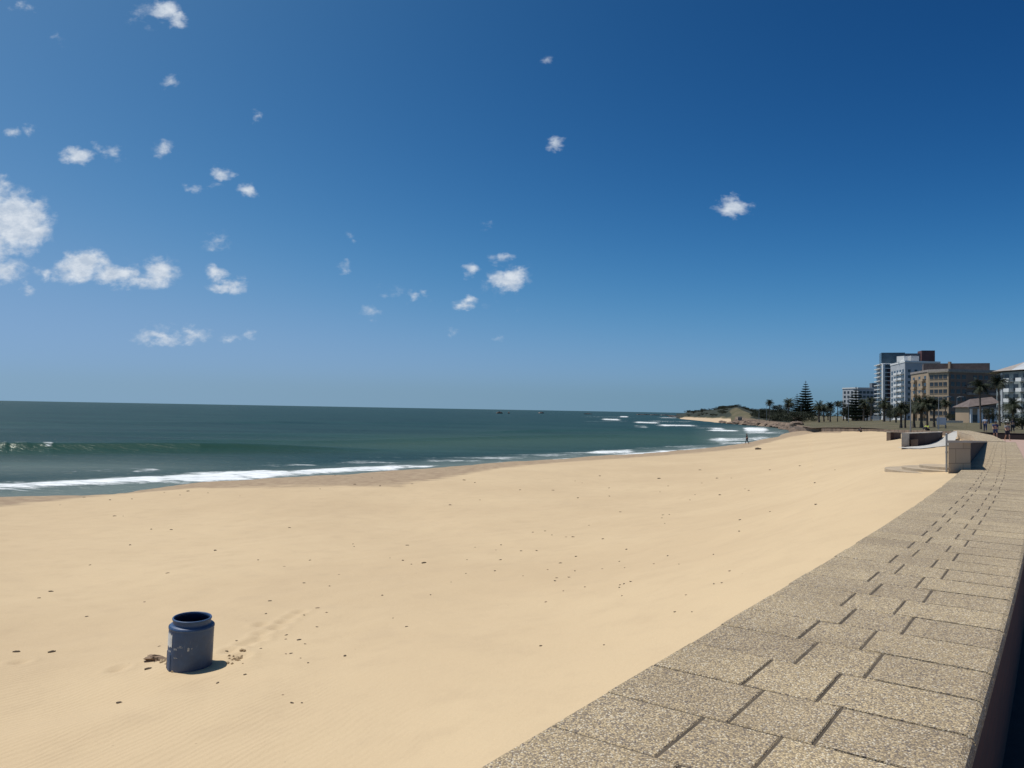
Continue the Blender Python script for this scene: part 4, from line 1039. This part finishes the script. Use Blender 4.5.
# house with the gable roof
def house():
    d0 = 235; root = empty('gabled_house', (*fp(967, d0), gz(967, d0)-.3), 0, 'small tan house with a dark pitched roof before the shaded wing', 'house')
    base = fp(967, d0); a_ = fp(969, d0)-base; b_ = fp(997, d0+4)-base; d, n, L = basis(a_, b_); dep = 6
    zt = EYE+(yh(980)-407.3)*d0*.88/FPX-root.location[2]; zr = EYE+(yh(980)-398.)*d0*.88/FPX-root.location[2]
    mb = MB(); mb.prism([a_, b_, b_-n*dep, a_-n*dep], 0, zt); mb.build('wall', M['tan'], root)
    mb = MB(); o1 = a_+n*.6-d*.6; o2 = b_+n*.6+d*.6; r1 = a_-n*dep/2+d*L*.30; r2 = b_-n*dep/2+d*.6; k1 = a_-n*(dep+.6)-d*.6; k2 = b_-n*(dep+.6)+d*.6
    V = [(*o1, zt-.1), (*o2, zt+1.2), (*r2, zr+.3), (*r1, zr-.4), (*k1, zt-.1), (*k2, zt+.2)]
    mb.add(V, [(0, 1, 2, 3), (4, 3, 2, 5), (0, 3, 4), (1, 5, 2), (0, 4, 5, 1)]); mb.build('roof', M['darktile'], root)
    band(root, 'fascia', [o1, o1+(o2-o1)*.99], zt-.45, zt-.12, .1, M['tile'])
    for k in (.04, .30, .42, .72, .9): band(root, 'column', [a_+(b_-a_)*k, a_+(b_-a_)*(k+.035)], 0, zt-.5, .4, M['white'])
    windows(root, a_, b_, 5, 1, .4, 2.4, 1.3, 1.7, M['glass'], t=.08)
house()
# white balcony block at the right edge
rt, F, H, rf = building([(996.5, 300), (1002, 286), (1062, 268)], (1010, 371.2), 280, 'grey green block with rows of bright white balconies at the right edge', M['teal'], M['teal'], 20, .3)
base = np.array(rt.location[:2])
windows(rt, F[1], F[2], 6, 6, H-18.8, 3.1, 1.9, 1.9, M['glass'], mg=.2)
mb = MB(); d, n, L = basis(F[1], F[2]); me = None
balconies(rt, F[1]+d*1.0, F[1]+d*(L*.93), 4, 6, H-18.6, 3.1, 2.3, 1.6, M['white'], 1.0, .2)
windows(rt, F[0], F[1], 2, 6, H-18.8, 3.1, 2.0, 1.8, M['glass'])
for k in (.0, .46, .9): band(rt, 'pilaster', [F[1]+d*L*k, F[1]+d*(L*k+.5)], 0, H-.3, .35, M['greyw'])
bpy.data.objects.remove(rf)
mb = MB(); e = [F[0]-d*3.5-n*-.8, F[1]-d*2.4+n*1.4, F[2]+n*1.4, F[2]-n*21, F[0]-d*3.5-n*12]
c1 = F[1]+d*3.-n*8.5; c2 = F[2]-n*9
V = [(*q, H+.302) for q in e]+[(*c1, H+4.2), (*c2, H+5.2)]
mb.add(V, [(0, 1, 5), (1, 2, 6, 5), (2, 3, 6), (3, 4, 5, 6), (4, 0, 5), (4, 3, 2, 1, 0)]); mb.build('roof', M['tile'], rt)
def dormer():
    mb = MB(); q = F[1]+d*5.5+n*1.2
    mb.add([(*q, H+.4), (*(q+d*9), H+.4), (*(q+d*5-n*4), H+4.6), (*(q+d*12-n*6), H+4.9)], [(0, 1, 3, 2)]); mb.build('roof_gable', M['greyw'], rt)
dormer()

# low things between the lawn and the buildings
def slabwall(x0, x1, y0, y1, d, label, mat, cat='wall', name='boundary_wall'):
    z1 = EYE+(yh(x0)-y0)*d*.9/FPX; zb = gz((x0+x1)/2, d)-.1; a_, b_ = fp(x0, d), fp(x1, d); root = empty(name, (*a_, zb), 0, label, cat)
    dd_, nn, L = basis(a_, b_); mb = MB(); mb.obox((*(b_-a_)/2, (z1-zb)/2-.06), (*(dd_*L/2), 0), (*(nn*.12), 0), (0, 0, (z1-zb)/2-.06)); mb.build('panel', mat, root)
    mb = MB(); mb.obox((*(b_-a_)/2, (z1-zb)-.055), (*(dd_*(L/2+.06)), 0), (*(nn*.18), 0), (0, 0, .06)); mb.build('coping', mat, root)
slabwall(865, 870.2, 415.6, 419, 420, 'bright white boundary wall at the tower foot, left one of the pair', M['white'])
slabwall(872.8, 879.4, 415.8, 419.4, 400, 'bright white boundary wall at the tower foot, right one of the pair', M['white'])
slabwall(885.5, 892, 416, 419.2, 400, 'dull white boundary wall under the pale grey block', M['white'])
slabwall(944, 963, 420.3, 422.4, 230, 'long low pale wall on the lawn left of the gabled house', M['pale_cement'])
def kiosk(px, d, w, h, label, mat, roofm, name='kiosk'):
    p_ = fp(px, d); root = empty(name, (*p_, gz(px, d)-.05), R(-az_px(px)), label, 'kiosk'); mb = MB()
    mb.box(-w/2, w/2, 0, 3, 0, h); mb.build('wall', mat, root); mb = MB(); mb.box(-w/2-.3, w/2+.3, -.3, 3.3, h+.003, h+.25); mb.build('roof', roofm, root)
    for k in range(3):
        mb = MB(); c = -w/2+w*(k+.5)/3; mb.box(c-w*.1, c+w*.1, -.03, .0, .2, h*.75); mb.build('opening', M['glass'], root)
kiosk(857.3, 395, 5.0, 2.0, 'low pale tan kiosk on the lawn before the broad Norfolk pine', M['tan'], M['pale_cement'])
kiosk(740, float(in_coast(az_px(740)))*1.035+3, 2.1, 1.9, 'tiny pale hut by the water under the headland', M['pale_cement'], M['pale_cement'])
def lamp(px, d, ytop, label, arm=True, r_=.07):
    p_ = fp(px, d); z = gz(px, d); H_ = EYE+(yh(px)-ytop)*d*.9/FPX-z; root = empty('lamp_post', (*p_, z), R(random.uniform(-40, 40)), label, 'lamp post', 'lamp posts on the lawn')
    mb = MB(); mb.tube([(0, 0, -.1), (0, 0, H_*.5), (0, 0, H_)], [r_*1.3, r_, r_*.7], 8); mb.build('pole', M['steel'], root)
    if arm:
        mb = MB(); mb.tube([(0, 0, H_-.1), (.5, 0, H_+.1), (1.1, 0, H_+.12)], r_*.5, 6); mb.build('arm', M['steel'], root)
        mb = MB(); mb.box(1.0, 1.6, -.13, .13, H_+.04, H_+.18); mb.build('lamp_head', M['steel'], root)
for x, d_, y, lb in [(910.6, 108, 392, 'thin pale lamp post among the squat palms'), (938.7, 125, 398, 'lamp post just left of the pale sign board'), (766.6, 390, 403, 'lamp post beside the leftmost slender palm'), (788, 380, 408, 'short lamp post left of the dark pointed pine'), (801, 370, 405, 'lamp post at the foot of the tallest pine'),
                    (848.5, 300, 396, 'lamp post against the broad Norfolk pine'), (957, 240, 398, 'lamp post in front of the shaded wing'), (759, 395, 409, 'lamp post left of the tree line, near the headland')]: lamp(x, d_, y, lb, r_=.09 if d_ > 200 else .06)
def sign():
    p_ = fp(941.4, 132); z = gz(941.4, 132); root = empty('sign_board', (*p_, z), R(-28), 'pale blue grey notice board on two legs on the lawn', 'sign')
    mb = MB(); mb.box(-.62, .62, -.03, .03, .65, 1.75); mb.build('panel', M['board'], root)
    for s_ in (-.5, .5): mb = MB(); mb.box(s_-.04, s_+.04, .031, .1, -.1, 1.7); mb.build('leg', M['steel'], root)
sign()

# ------------------------------------------------------------------ people
def person(loc, rz, h, label, top, bottom, pose='walk', swing=1., skin='skin', legskin=False, hat=False):
    """one continuous body grown with a Skin modifier; clothing and hair as children"""
    root_me = bpy.data.meshes.new('person'); k = h/1.75
    if pose == 'walk':
        J = {'pel': (0, 0, .95), 'ch': (.02, 0, 1.25), 'nk': (.03, 0, 1.47), 'hd': (.05, 0, 1.62), 'ht': (.05, 0, 1.72),
             'sl': (.03, .19, 1.40), 'el': (-.08*swing, .24, 1.13), 'hl': (.06*swing, .24, .89), 'sr': (.03, -.19, 1.40), 'er': (.12*swing, -.24, 1.14), 'hr': (.30*swing, -.22, .95),
             'hpl': (0, .10, .90), 'kl': (.16*swing, .10, .50), 'al': (.22*swing, .10, .08), 'tl': (.38*swing, .11, .04), 'hpr': (0, -.10, .90), 'kr': (-.06*swing, -.10, .49), 'ar': (-.30*swing, -.10, .12), 'tr': (-.18*swing, -.11, .03)}
    else:
        J = {'pel': (0, 0, .14), 'ch': (.06, 0, .42), 'nk': (.14, 0, .63), 'hd': (.18, 0, .78), 'ht': (.18, 0, .88),
             'sl': (.12, .19, .57), 'el': (.22, .24, .34), 'hl': (.42, .16, .34), 'sr': (.12, -.19, .57), 'er': (.22, -.24, .34), 'hr': (.42, -.16, .34),
             'hpl': (.04, .11, .12), 'kl': (.44, .16, .46), 'al': (.62, .16, .07), 'tl': (.76, .17, .04), 'hpr': (.04, -.11, .12), 'kr': (.44, -.16, .44), 'ar': (.64, -.16, .07), 'tr': (.78, -.17, .04)}
    E = [('pel', 'ch'), ('ch', 'nk'), ('nk', 'hd'), ('hd', 'ht'), ('ch', 'sl'), ('sl', 'el'), ('el', 'hl'), ('ch', 'sr'), ('sr', 'er'), ('er', 'hr'), ('pel', 'hpl'), ('hpl', 'kl'), ('kl', 'al'), ('al', 'tl'), ('pel', 'hpr'), ('hpr', 'kr'), ('kr', 'ar'), ('ar', 'tr')]
    RD = {'pel': .135, 'ch': .15, 'nk': .055, 'hd': .095, 'ht': .07, 'sl': .065, 'el': .042, 'hl': .032, 'sr': .065, 'er': .042, 'hr': .032, 'hpl': .095, 'kl': .06, 'al': .04, 'tl': .035, 'hpr': .095, 'kr': .06, 'ar': .04, 'tr': .035}
    names = list(J)
    def skinned(nm, keys, edges, grow, mat, parent, lv=2):
        me = bpy.data.meshes.new(nm); idx = {n_: i for i, n_ in enumerate(keys)}
        me.from_pydata([tuple(c*k for c in JJ[n_]) for n_ in keys], [(idx[a_], idx[b_]) for a_, b_ in edges], [])
        o = bpy.data.objects.new(nm, me); link(o, parent)
        o.modifiers.new('Skin', 'SKIN'); 
        if not me.skin_vertices: 
            bpy.context.view_layer.objects.active = o
        for n_, sv in zip(keys, me.skin_vertices[0].data): r_ = (RR.get(n_, .05)+grow)*k; sv.radius = (r_, r_)
        me.skin_vertices[0].data[0].use_root = True
        sb = o.modifiers.new('Sub', 'SUBSURF'); sb.levels = lv; sb.render_levels = lv
        me.materials.append(mat); return o
    JJ = dict(J); RR = dict(RD)
    body = skinned('person', names, E, 0, M[skin], None)
    body.location = loc; body.rotation_euler = (0, 0, rz); tag(body, label, 'person')
    def part_between(a_, b_, t): return tuple(J[a_][i]+(J[b_][i]-J[a_][i])*t for i in range(3))
    JJ['ml'] = part_between('sl', 'el', .7); JJ['mr'] = part_between('sr', 'er', .7); RR['ml'] = .05; RR['mr'] = .05; JJ['wst'] = part_between('pel', 'ch', .25); RR['wst'] = .135
    JJ['nb'] = part_between('ch', 'nk', .7); RR['nb'] = .08
    skinned('shirt', ['ch', 'wst', 'nb', 'sl', 'ml', 'sr', 'mr'], [('ch', 'wst'), ('ch', 'nb'), ('ch', 'sl'), ('sl', 'ml'), ('ch', 'sr'), ('sr', 'mr')], .018, M[top], body)
    f = .75 if legskin else 1.8
    if legskin: JJ['ll'] = part_between('hpl', 'kl', .85); JJ['lr'] = part_between('hpr', 'kr', .85)
    else: JJ['ll'] = part_between('kl', 'al', .85); JJ['lr'] = part_between('kr', 'ar', .85)
    RR['ll'] = .065 if legskin else .045; RR['lr'] = RR['ll']
    if legskin: skinned('shorts', ['pel', 'hpl', 'll', 'hpr', 'lr'], [('pel', 'hpl'), ('hpl', 'll'), ('pel', 'hpr'), ('hpr', 'lr')], .02, M[bottom], body)
    else: skinned('trousers', ['pel', 'hpl', 'kl', 'll', 'hpr', 'kr', 'lr'], [('pel', 'hpl'), ('hpl', 'kl'), ('kl', 'll'), ('pel', 'hpr'), ('hpr', 'kr'), ('kr', 'lr')], .016, M[bottom], body)
    hm = MB(); hx, hy, hz = [c*k for c in J['hd']]; hm.lathe([(.001, .118*k), (.06*k, .105*k), (.098*k, .06*k), (.108*k, 0), (.10*k, -.03*k)], 16, (hx-.012*k, hy, hz+.02*k)); hm.build('hair', M['hair'], body, smooth=True)
    # nose as a small wedge on the face
    return body
def sandpos(px, py):
    return beach_at(px, py, -4.5)
X, Y, z = sandpos(747, 444.0)
person((X, Y, z+.0), R(150), 1.75, 'distant person in dark clothes walking along the wet sand at the foam', 'cl_dark', 'cl_dark', 'walk')
X, Y, z = sandpos(861, 432.0)
person((X, Y, z), R(200), 1.75, 'person in dark clothes sitting on the far sand below the lawn', 'cl_dark', 'cl_dark', 'sit')
PZ = EYE-2.1
def promp(px, d): return (*fp(px, d), PZ)
person(promp(995.3, 92), R(-110), 1.8, 'walker in navy top and shorts on the pink promenade', 'cl_blue', 'cl_blue', 'walk', .8, legskin=True)
person(promp(1007.3, 86), R(-100), 1.72, 'walker in grey top and dark shorts right of the one in navy', 'cl_grey', 'cl_dark', 'walk', 1.1, legskin=True)
pz = gz(985.5, 103)
person((*fp(985.2, 103), pz), R(60), 1.72, 'person in pale blue top behind the low maroon wall, left of the walkers', 'cl_pale', 'cl_blue', 'walk', .5)
person((*fp(1012.6, 104), gz(1012.6, 104)), R(80), 1.6, 'person in dark clothes behind the low maroon wall, right of the walkers', 'cl_dark', 'cl_dark', 'walk', .5)
x_, y_ = G(928, 431.6, -1.05); 
person((.541*88, 88, EYE-1.58), R(-160), 1.7, 'person in a lime yellow top sitting behind the curved dark wing wall', 'cl_lime', 'cl_dark', 'sit')

# ------------------------------------------------------------------ sky
W = bpy.data.worlds.new('World'); S.world = W; W.use_nodes = True
nt = W.node_tree; nn = nt.nodes; LK = nt.links.new
SUN_EL, SUN_AZ = R(66), R(-70)                       # azimuth from +Y towards +X
bg = nn['Background']; sky = nn.new('ShaderNodeTexSky'); sky.sky_type = 'NISHITA'; sky.sun_disc = False
sky.sun_elevation = SUN_EL; sky.sun_rotation = SUN_AZ; sky.altitude = 0; sky.air_density = .4; sky.dust_density = 1.5; sky.ozone_density = 1.
tc0 = nn.new('ShaderNodeTexCoord'); s0_ = nn.new('ShaderNodeSeparateXYZ'); LK(tc0.outputs['Generated'], s0_.inputs[0])
zz = nn.new('ShaderNodeMath'); zz.operation = 'SMOOTH_MAX'; LK(s0_.outputs[2], zz.inputs[0]); zz.inputs[1].default_value = .028; zz.inputs[2].default_value = .02
c0_ = nn.new('ShaderNodeCombineXYZ'); LK(s0_.outputs[0], c0_.inputs[0]); LK(s0_.outputs[1], c0_.inputs[1]); LK(zz.outputs[0], c0_.inputs[2])
nv = nn.new('ShaderNodeVectorMath'); nv.operation = 'NORMALIZE'; LK(c0_.outputs[0], nv.inputs[0]); LK(nv.outputs[0], sky.inputs[0])
sp = nn.new('ShaderNodeSeparateColor'); LK(sky.outputs[0], sp.inputs[0]); cmb = nn.new('ShaderNodeCombineColor')
def w1(op, a, b):
    x = nn.new('ShaderNodeMath'); x.operation = op
    for q, v_ in enumerate((a, b)):
        if isinstance(v_, bpy.types.NodeSocket): LK(v_, x.inputs[q])
        else: x.inputs[q].default_value = v_
    return x.outputs[0]
for i, (p_, k_, m_) in enumerate([(3.0, 29.045, .245), (2.1, 8.9, .425), (1.8, 5.168, .70)]):      # film-like response of the deep clear air
    b_ = w1('MULTIPLY', w1('POWER', w1('MULTIPLY', sp.outputs[i], .085), p_), k_)
    q_ = w1('DIVIDE', b_, m_); q_ = w1('SQRT', w1('ADD', w1('MULTIPLY', q_, q_), 1.), 0.)
    LK(w1('DIVIDE', w1('DIVIDE', b_, q_), .085), cmb.inputs[i])
LK(cmb.outputs[0], bg.inputs[0]); bg.inputs[1].default_value = .085
CL = [(5, 185, 16, 12, .6), (14, 222, 44, 38, 1.5), (-20, 225, 45, 60, 1.4), (34, 205, 18, 10, .8), (36, 232, 24, 14, .9), (8, 270, 26, 20, .75), (28, 290, 12, 6, .4), (45, 272, 16, 8, .6), (86, 262, 26, 17, 1.25), (76, 270, 36, 18, 1.05), (115, 275, 38, 15, 1.1), (160, 272, 26, 18, 1.1), (140, 283, 26, 8, .9),
      (215, 273, 17, 10, .95), (226, 286, 26, 10, 1.0), (160, 337, 34, 9, .8), (195, 335, 18, 9, .75), (168, 326, 34, 6, .3), (228, 338, 14, 7, .55), (246, 337, 16, 8, .6), (165, 10, 20, 14, 1.0), (176, 20, 14, 11, .8), (150, 8, 30, 26, .3), (18, 6, 12, 8, .4), (27, 10, 10, 6, .35), (58, 38, 10, 10, .3),
      (76, 155, 20, 11, 1.0), (112, 152, 16, 12, .55), (98, 148, 10, 8, .4), (12, 134, 12, 10, .5), (27, 130, 8, 12, .4), (172, 82, 13, 9, .55), (258, 117, 7, 8, .5), (163, 148, 14, 12, .6), (223, 173, 15, 9, .75), (195, 188, 15, 8, .6), (210, 186, 14, 6, .35), (248, 190, 15, 10, .75), (218, 243, 24, 10, .35),
      (350, 236, 8, 7, .35), (346, 269, 10, 8, .38), (372, 313, 15, 9, .5), (386, 293, 18, 10, .3), (413, 298, 10, 9, .6), (426, 292, 9, 7, .6), (472, 271, 11, 11, .75), (487, 227, 9, 7, .3), (502, 257, 15, 8, .65), (509, 278, 24, 15, 1.3), (466, 304, 15, 9, .95), (451, 335, 10, 9, .35), (500, 339, 9, 6, .35), (495, 285, 40, 30, .12),
      (556, 143, 15, 9, .75), (734, 207, 21, 14, 1.05), (548, 62, 10, 8, .28), (590, 240, 1, 1, 0)]
tc = nn.new('ShaderNodeTexCoord'); sx = nn.new('ShaderNodeSeparateXYZ'); LK(tc.outputs['Generated'], sx.inputs[0])
def Mm(op, a, b=None, c=None, clamp=False):
    x = nn.new('ShaderNodeMath'); x.operation = op; x.use_clamp = clamp
    for i, v in enumerate((a, b, c)):
        if v is None: continue
        if isinstance(v, bpy.types.NodeSocket): LK(v, x.inputs[i])
        else: x.inputs[i].default_value = v
    return x.outputs[0]
ysafe = Mm('MAXIMUM', sx.outputs['Y'], .05)
u = Mm('DIVIDE', sx.outputs['X'], ysafe); v = Mm('DIVIDE', sx.outputs['Z'], ysafe)
uv = nn.new('ShaderNodeCombineXYZ'); LK(u, uv.inputs[0]); LK(v, uv.inputs[1])
def wn(scale, detail, rough, stretch=(1, 1.5, 1), dist=0.):
    mp = nn.new('ShaderNodeMapping'); mp.inputs['Scale'].default_value = stretch; LK(uv.outputs[0], mp.inputs[0])
    t = nn.new('ShaderNodeTexNoise'); t.inputs['Scale'].default_value = scale; t.inputs['Detail'].default_value = detail; t.inputs['Roughness'].default_value = rough; t.inputs['Distortion'].default_value = dist
    LK(mp.outputs[0], t.inputs['Vector']); return t
# warp the outline a little so no cloud is an ellipse
wv = wn(38, 3, .6); wsub = nn.new('ShaderNodeVectorMath'); wsub.operation = 'SUBTRACT'; LK(wv.outputs['Color'], wsub.inputs[0]); wsub.inputs[1].default_value = (.5, .5, .5)
wsc = nn.new('ShaderNodeVectorMath'); wsc.operation = 'SCALE'; LK(wsub.outputs[0], wsc.inputs[0]); wsc.inputs['Scale'].default_value = .030
uvw = nn.new('ShaderNodeVectorMath'); uvw.operation = 'ADD'; LK(uv.outputs[0], uvw.inputs[0]); LK(wsc.outputs[0], uvw.inputs[1])
flat = nn.new('ShaderNodeVectorMath'); flat.operation = 'MULTIPLY'; LK(uvw.outputs[0], flat.inputs[0]); flat.inputs[1].default_value = (1, 1, 0)
acc = None
for px, py, w_, h_, st in CL:
    if st <= 0: continue
    r0 = ray(px, py); u0, v0 = r0[0]/r0[1], r0[2]/r0[1]
    a = nn.new('ShaderNodeVectorMath'); a.operation = 'MULTIPLY_ADD'; LK(flat.outputs[0], a.inputs[0])
    iw, ih = FPX/(w_*1.05), FPX/(h_*1.05); a.inputs[1].default_value = (iw, ih, 0); a.inputs[2].default_value = (-u0*iw, -v0*ih, 0)
    l = nn.new('ShaderNodeVectorMath'); l.operation = 'LENGTH'; LK(a.outputs[0], l.inputs[0])
    s_ = Mm('MULTIPLY_ADD', l.outputs['Value'], -st, st)
    acc = s_ if acc is None else Mm('MAXIMUM', acc, s_)
fb = wn(42, 9, .62, (1, 1.45, 1), .25).outputs['Fac']; fb2 = wn(150, 6, .6).outputs['Fac']
den = Mm('ADD', Mm('MAXIMUM', acc, -.2), Mm('MULTIPLY', Mm('SUBTRACT', fb, .5), 1.25)); den = Mm('ADD', den, Mm('MULTIPLY', Mm('SUBTRACT', fb2, .5), .16))
mr = nn.new('ShaderNodeMapRange'); mr.interpolation_type = 'SMOOTHSTEP'; LK(den, mr.inputs[0]); mr.inputs[1].default_value = .08; mr.inputs[2].default_value = .92
inside = nn.new('ShaderNodeMapRange'); LK(acc, inside.inputs[0]); inside.inputs[1].default_value = -.05; inside.inputs[2].default_value = .12
alpha = Mm('MULTIPLY', Mm('MULTIPLY', mr.outputs[0], inside.outputs[0]), Mm('GREATER_THAN', sx.outputs['Y'], .06)); alpha = Mm('MULTIPLY', alpha, .92)
cb = nn.new('ShaderNodeBackground')
cr_ = nn.new('ShaderNodeMix'); cr_.data_type = 'RGBA'; shd = nn.new('ShaderNodeMapRange'); LK(wn(60, 5, .6).outputs['Fac'], shd.inputs[0]); shd.inputs[1].default_value = .35; shd.inputs[2].default_value = .65
LK(shd.outputs[0], cr_.inputs[0]); cr_.inputs[6].default_value = (.50, .58, .69, 1); cr_.inputs[7].default_value = (.74, .79, .85, 1); LK(cr_.outputs[2], cb.inputs[0]); cb.inputs[1].default_value = 1.0
mx = nn.new('ShaderNodeMixShader'); LK(alpha, mx.inputs[0]); LK(bg.outputs[0], mx.inputs[1]); LK(cb.outputs[0], mx.inputs[2]); LK(mx.outputs[0], nn['World Output'].inputs[0])

sd_ = bpy.data.lights.new('sun', 'SUN'); sd_.energy = 4.0; sd_.angle = R(.5); sd_.color = (1, .955, .88)
so = bpy.data.objects.new('sun', sd_); link(so)
from mathutils import Vector, Matrix
dirv = Vector((math.sin(SUN_AZ)*math.cos(SUN_EL), math.cos(SUN_AZ)*math.cos(SUN_EL), math.sin(SUN_EL)))
so.rotation_euler = dirv.to_track_quat('Z', 'Y').to_euler(); so.location = (0, 0, 40)

# ------------------------------------------------------------------ camera
cam = bpy.data.cameras.new('camera'); cam.sensor_fit = 'HORIZONTAL'; cam.sensor_width = 36; cam.lens = 36*FPX/1024; cam.clip_start = .05; cam.clip_end = 120000
co = bpy.data.objects.new('camera', cam); link(co)
# build the rotation from the same model as ray(): columns are the image right, image up and backward axes
def rv(x, y):
    c, s = math.cos(ROLL), math.sin(ROLL); x2 = x*c-y*s; y2 = x*s+y*c; cp, sp = math.cos(PITCH), math.sin(PITCH)
    return Vector((x2, -y2*sp, y2*cp))
fw = Vector((0, math.cos(PITCH), math.sin(PITCH))); rt_ = rv(1, 0); up = rv(0, 1)
mat = Matrix(((rt_.x, up.x, -fw.x, 0), (rt_.y, up.y, -fw.y, 0), (rt_.z, up.z, -fw.z, EYE), (0, 0, 0, 1)))
co.matrix_world = mat
S.camera = co
for o in bpy.data.objects:
    if 'used' in o: del o['used']
S.view_settings.view_transform = 'Standard'; S.view_settings.look = 'None'; S.view_settings.exposure = 0; S.view_settings.gamma = 1; S.view_settings.use_curve_mapping = False
S.render.engine = 'CYCLES'
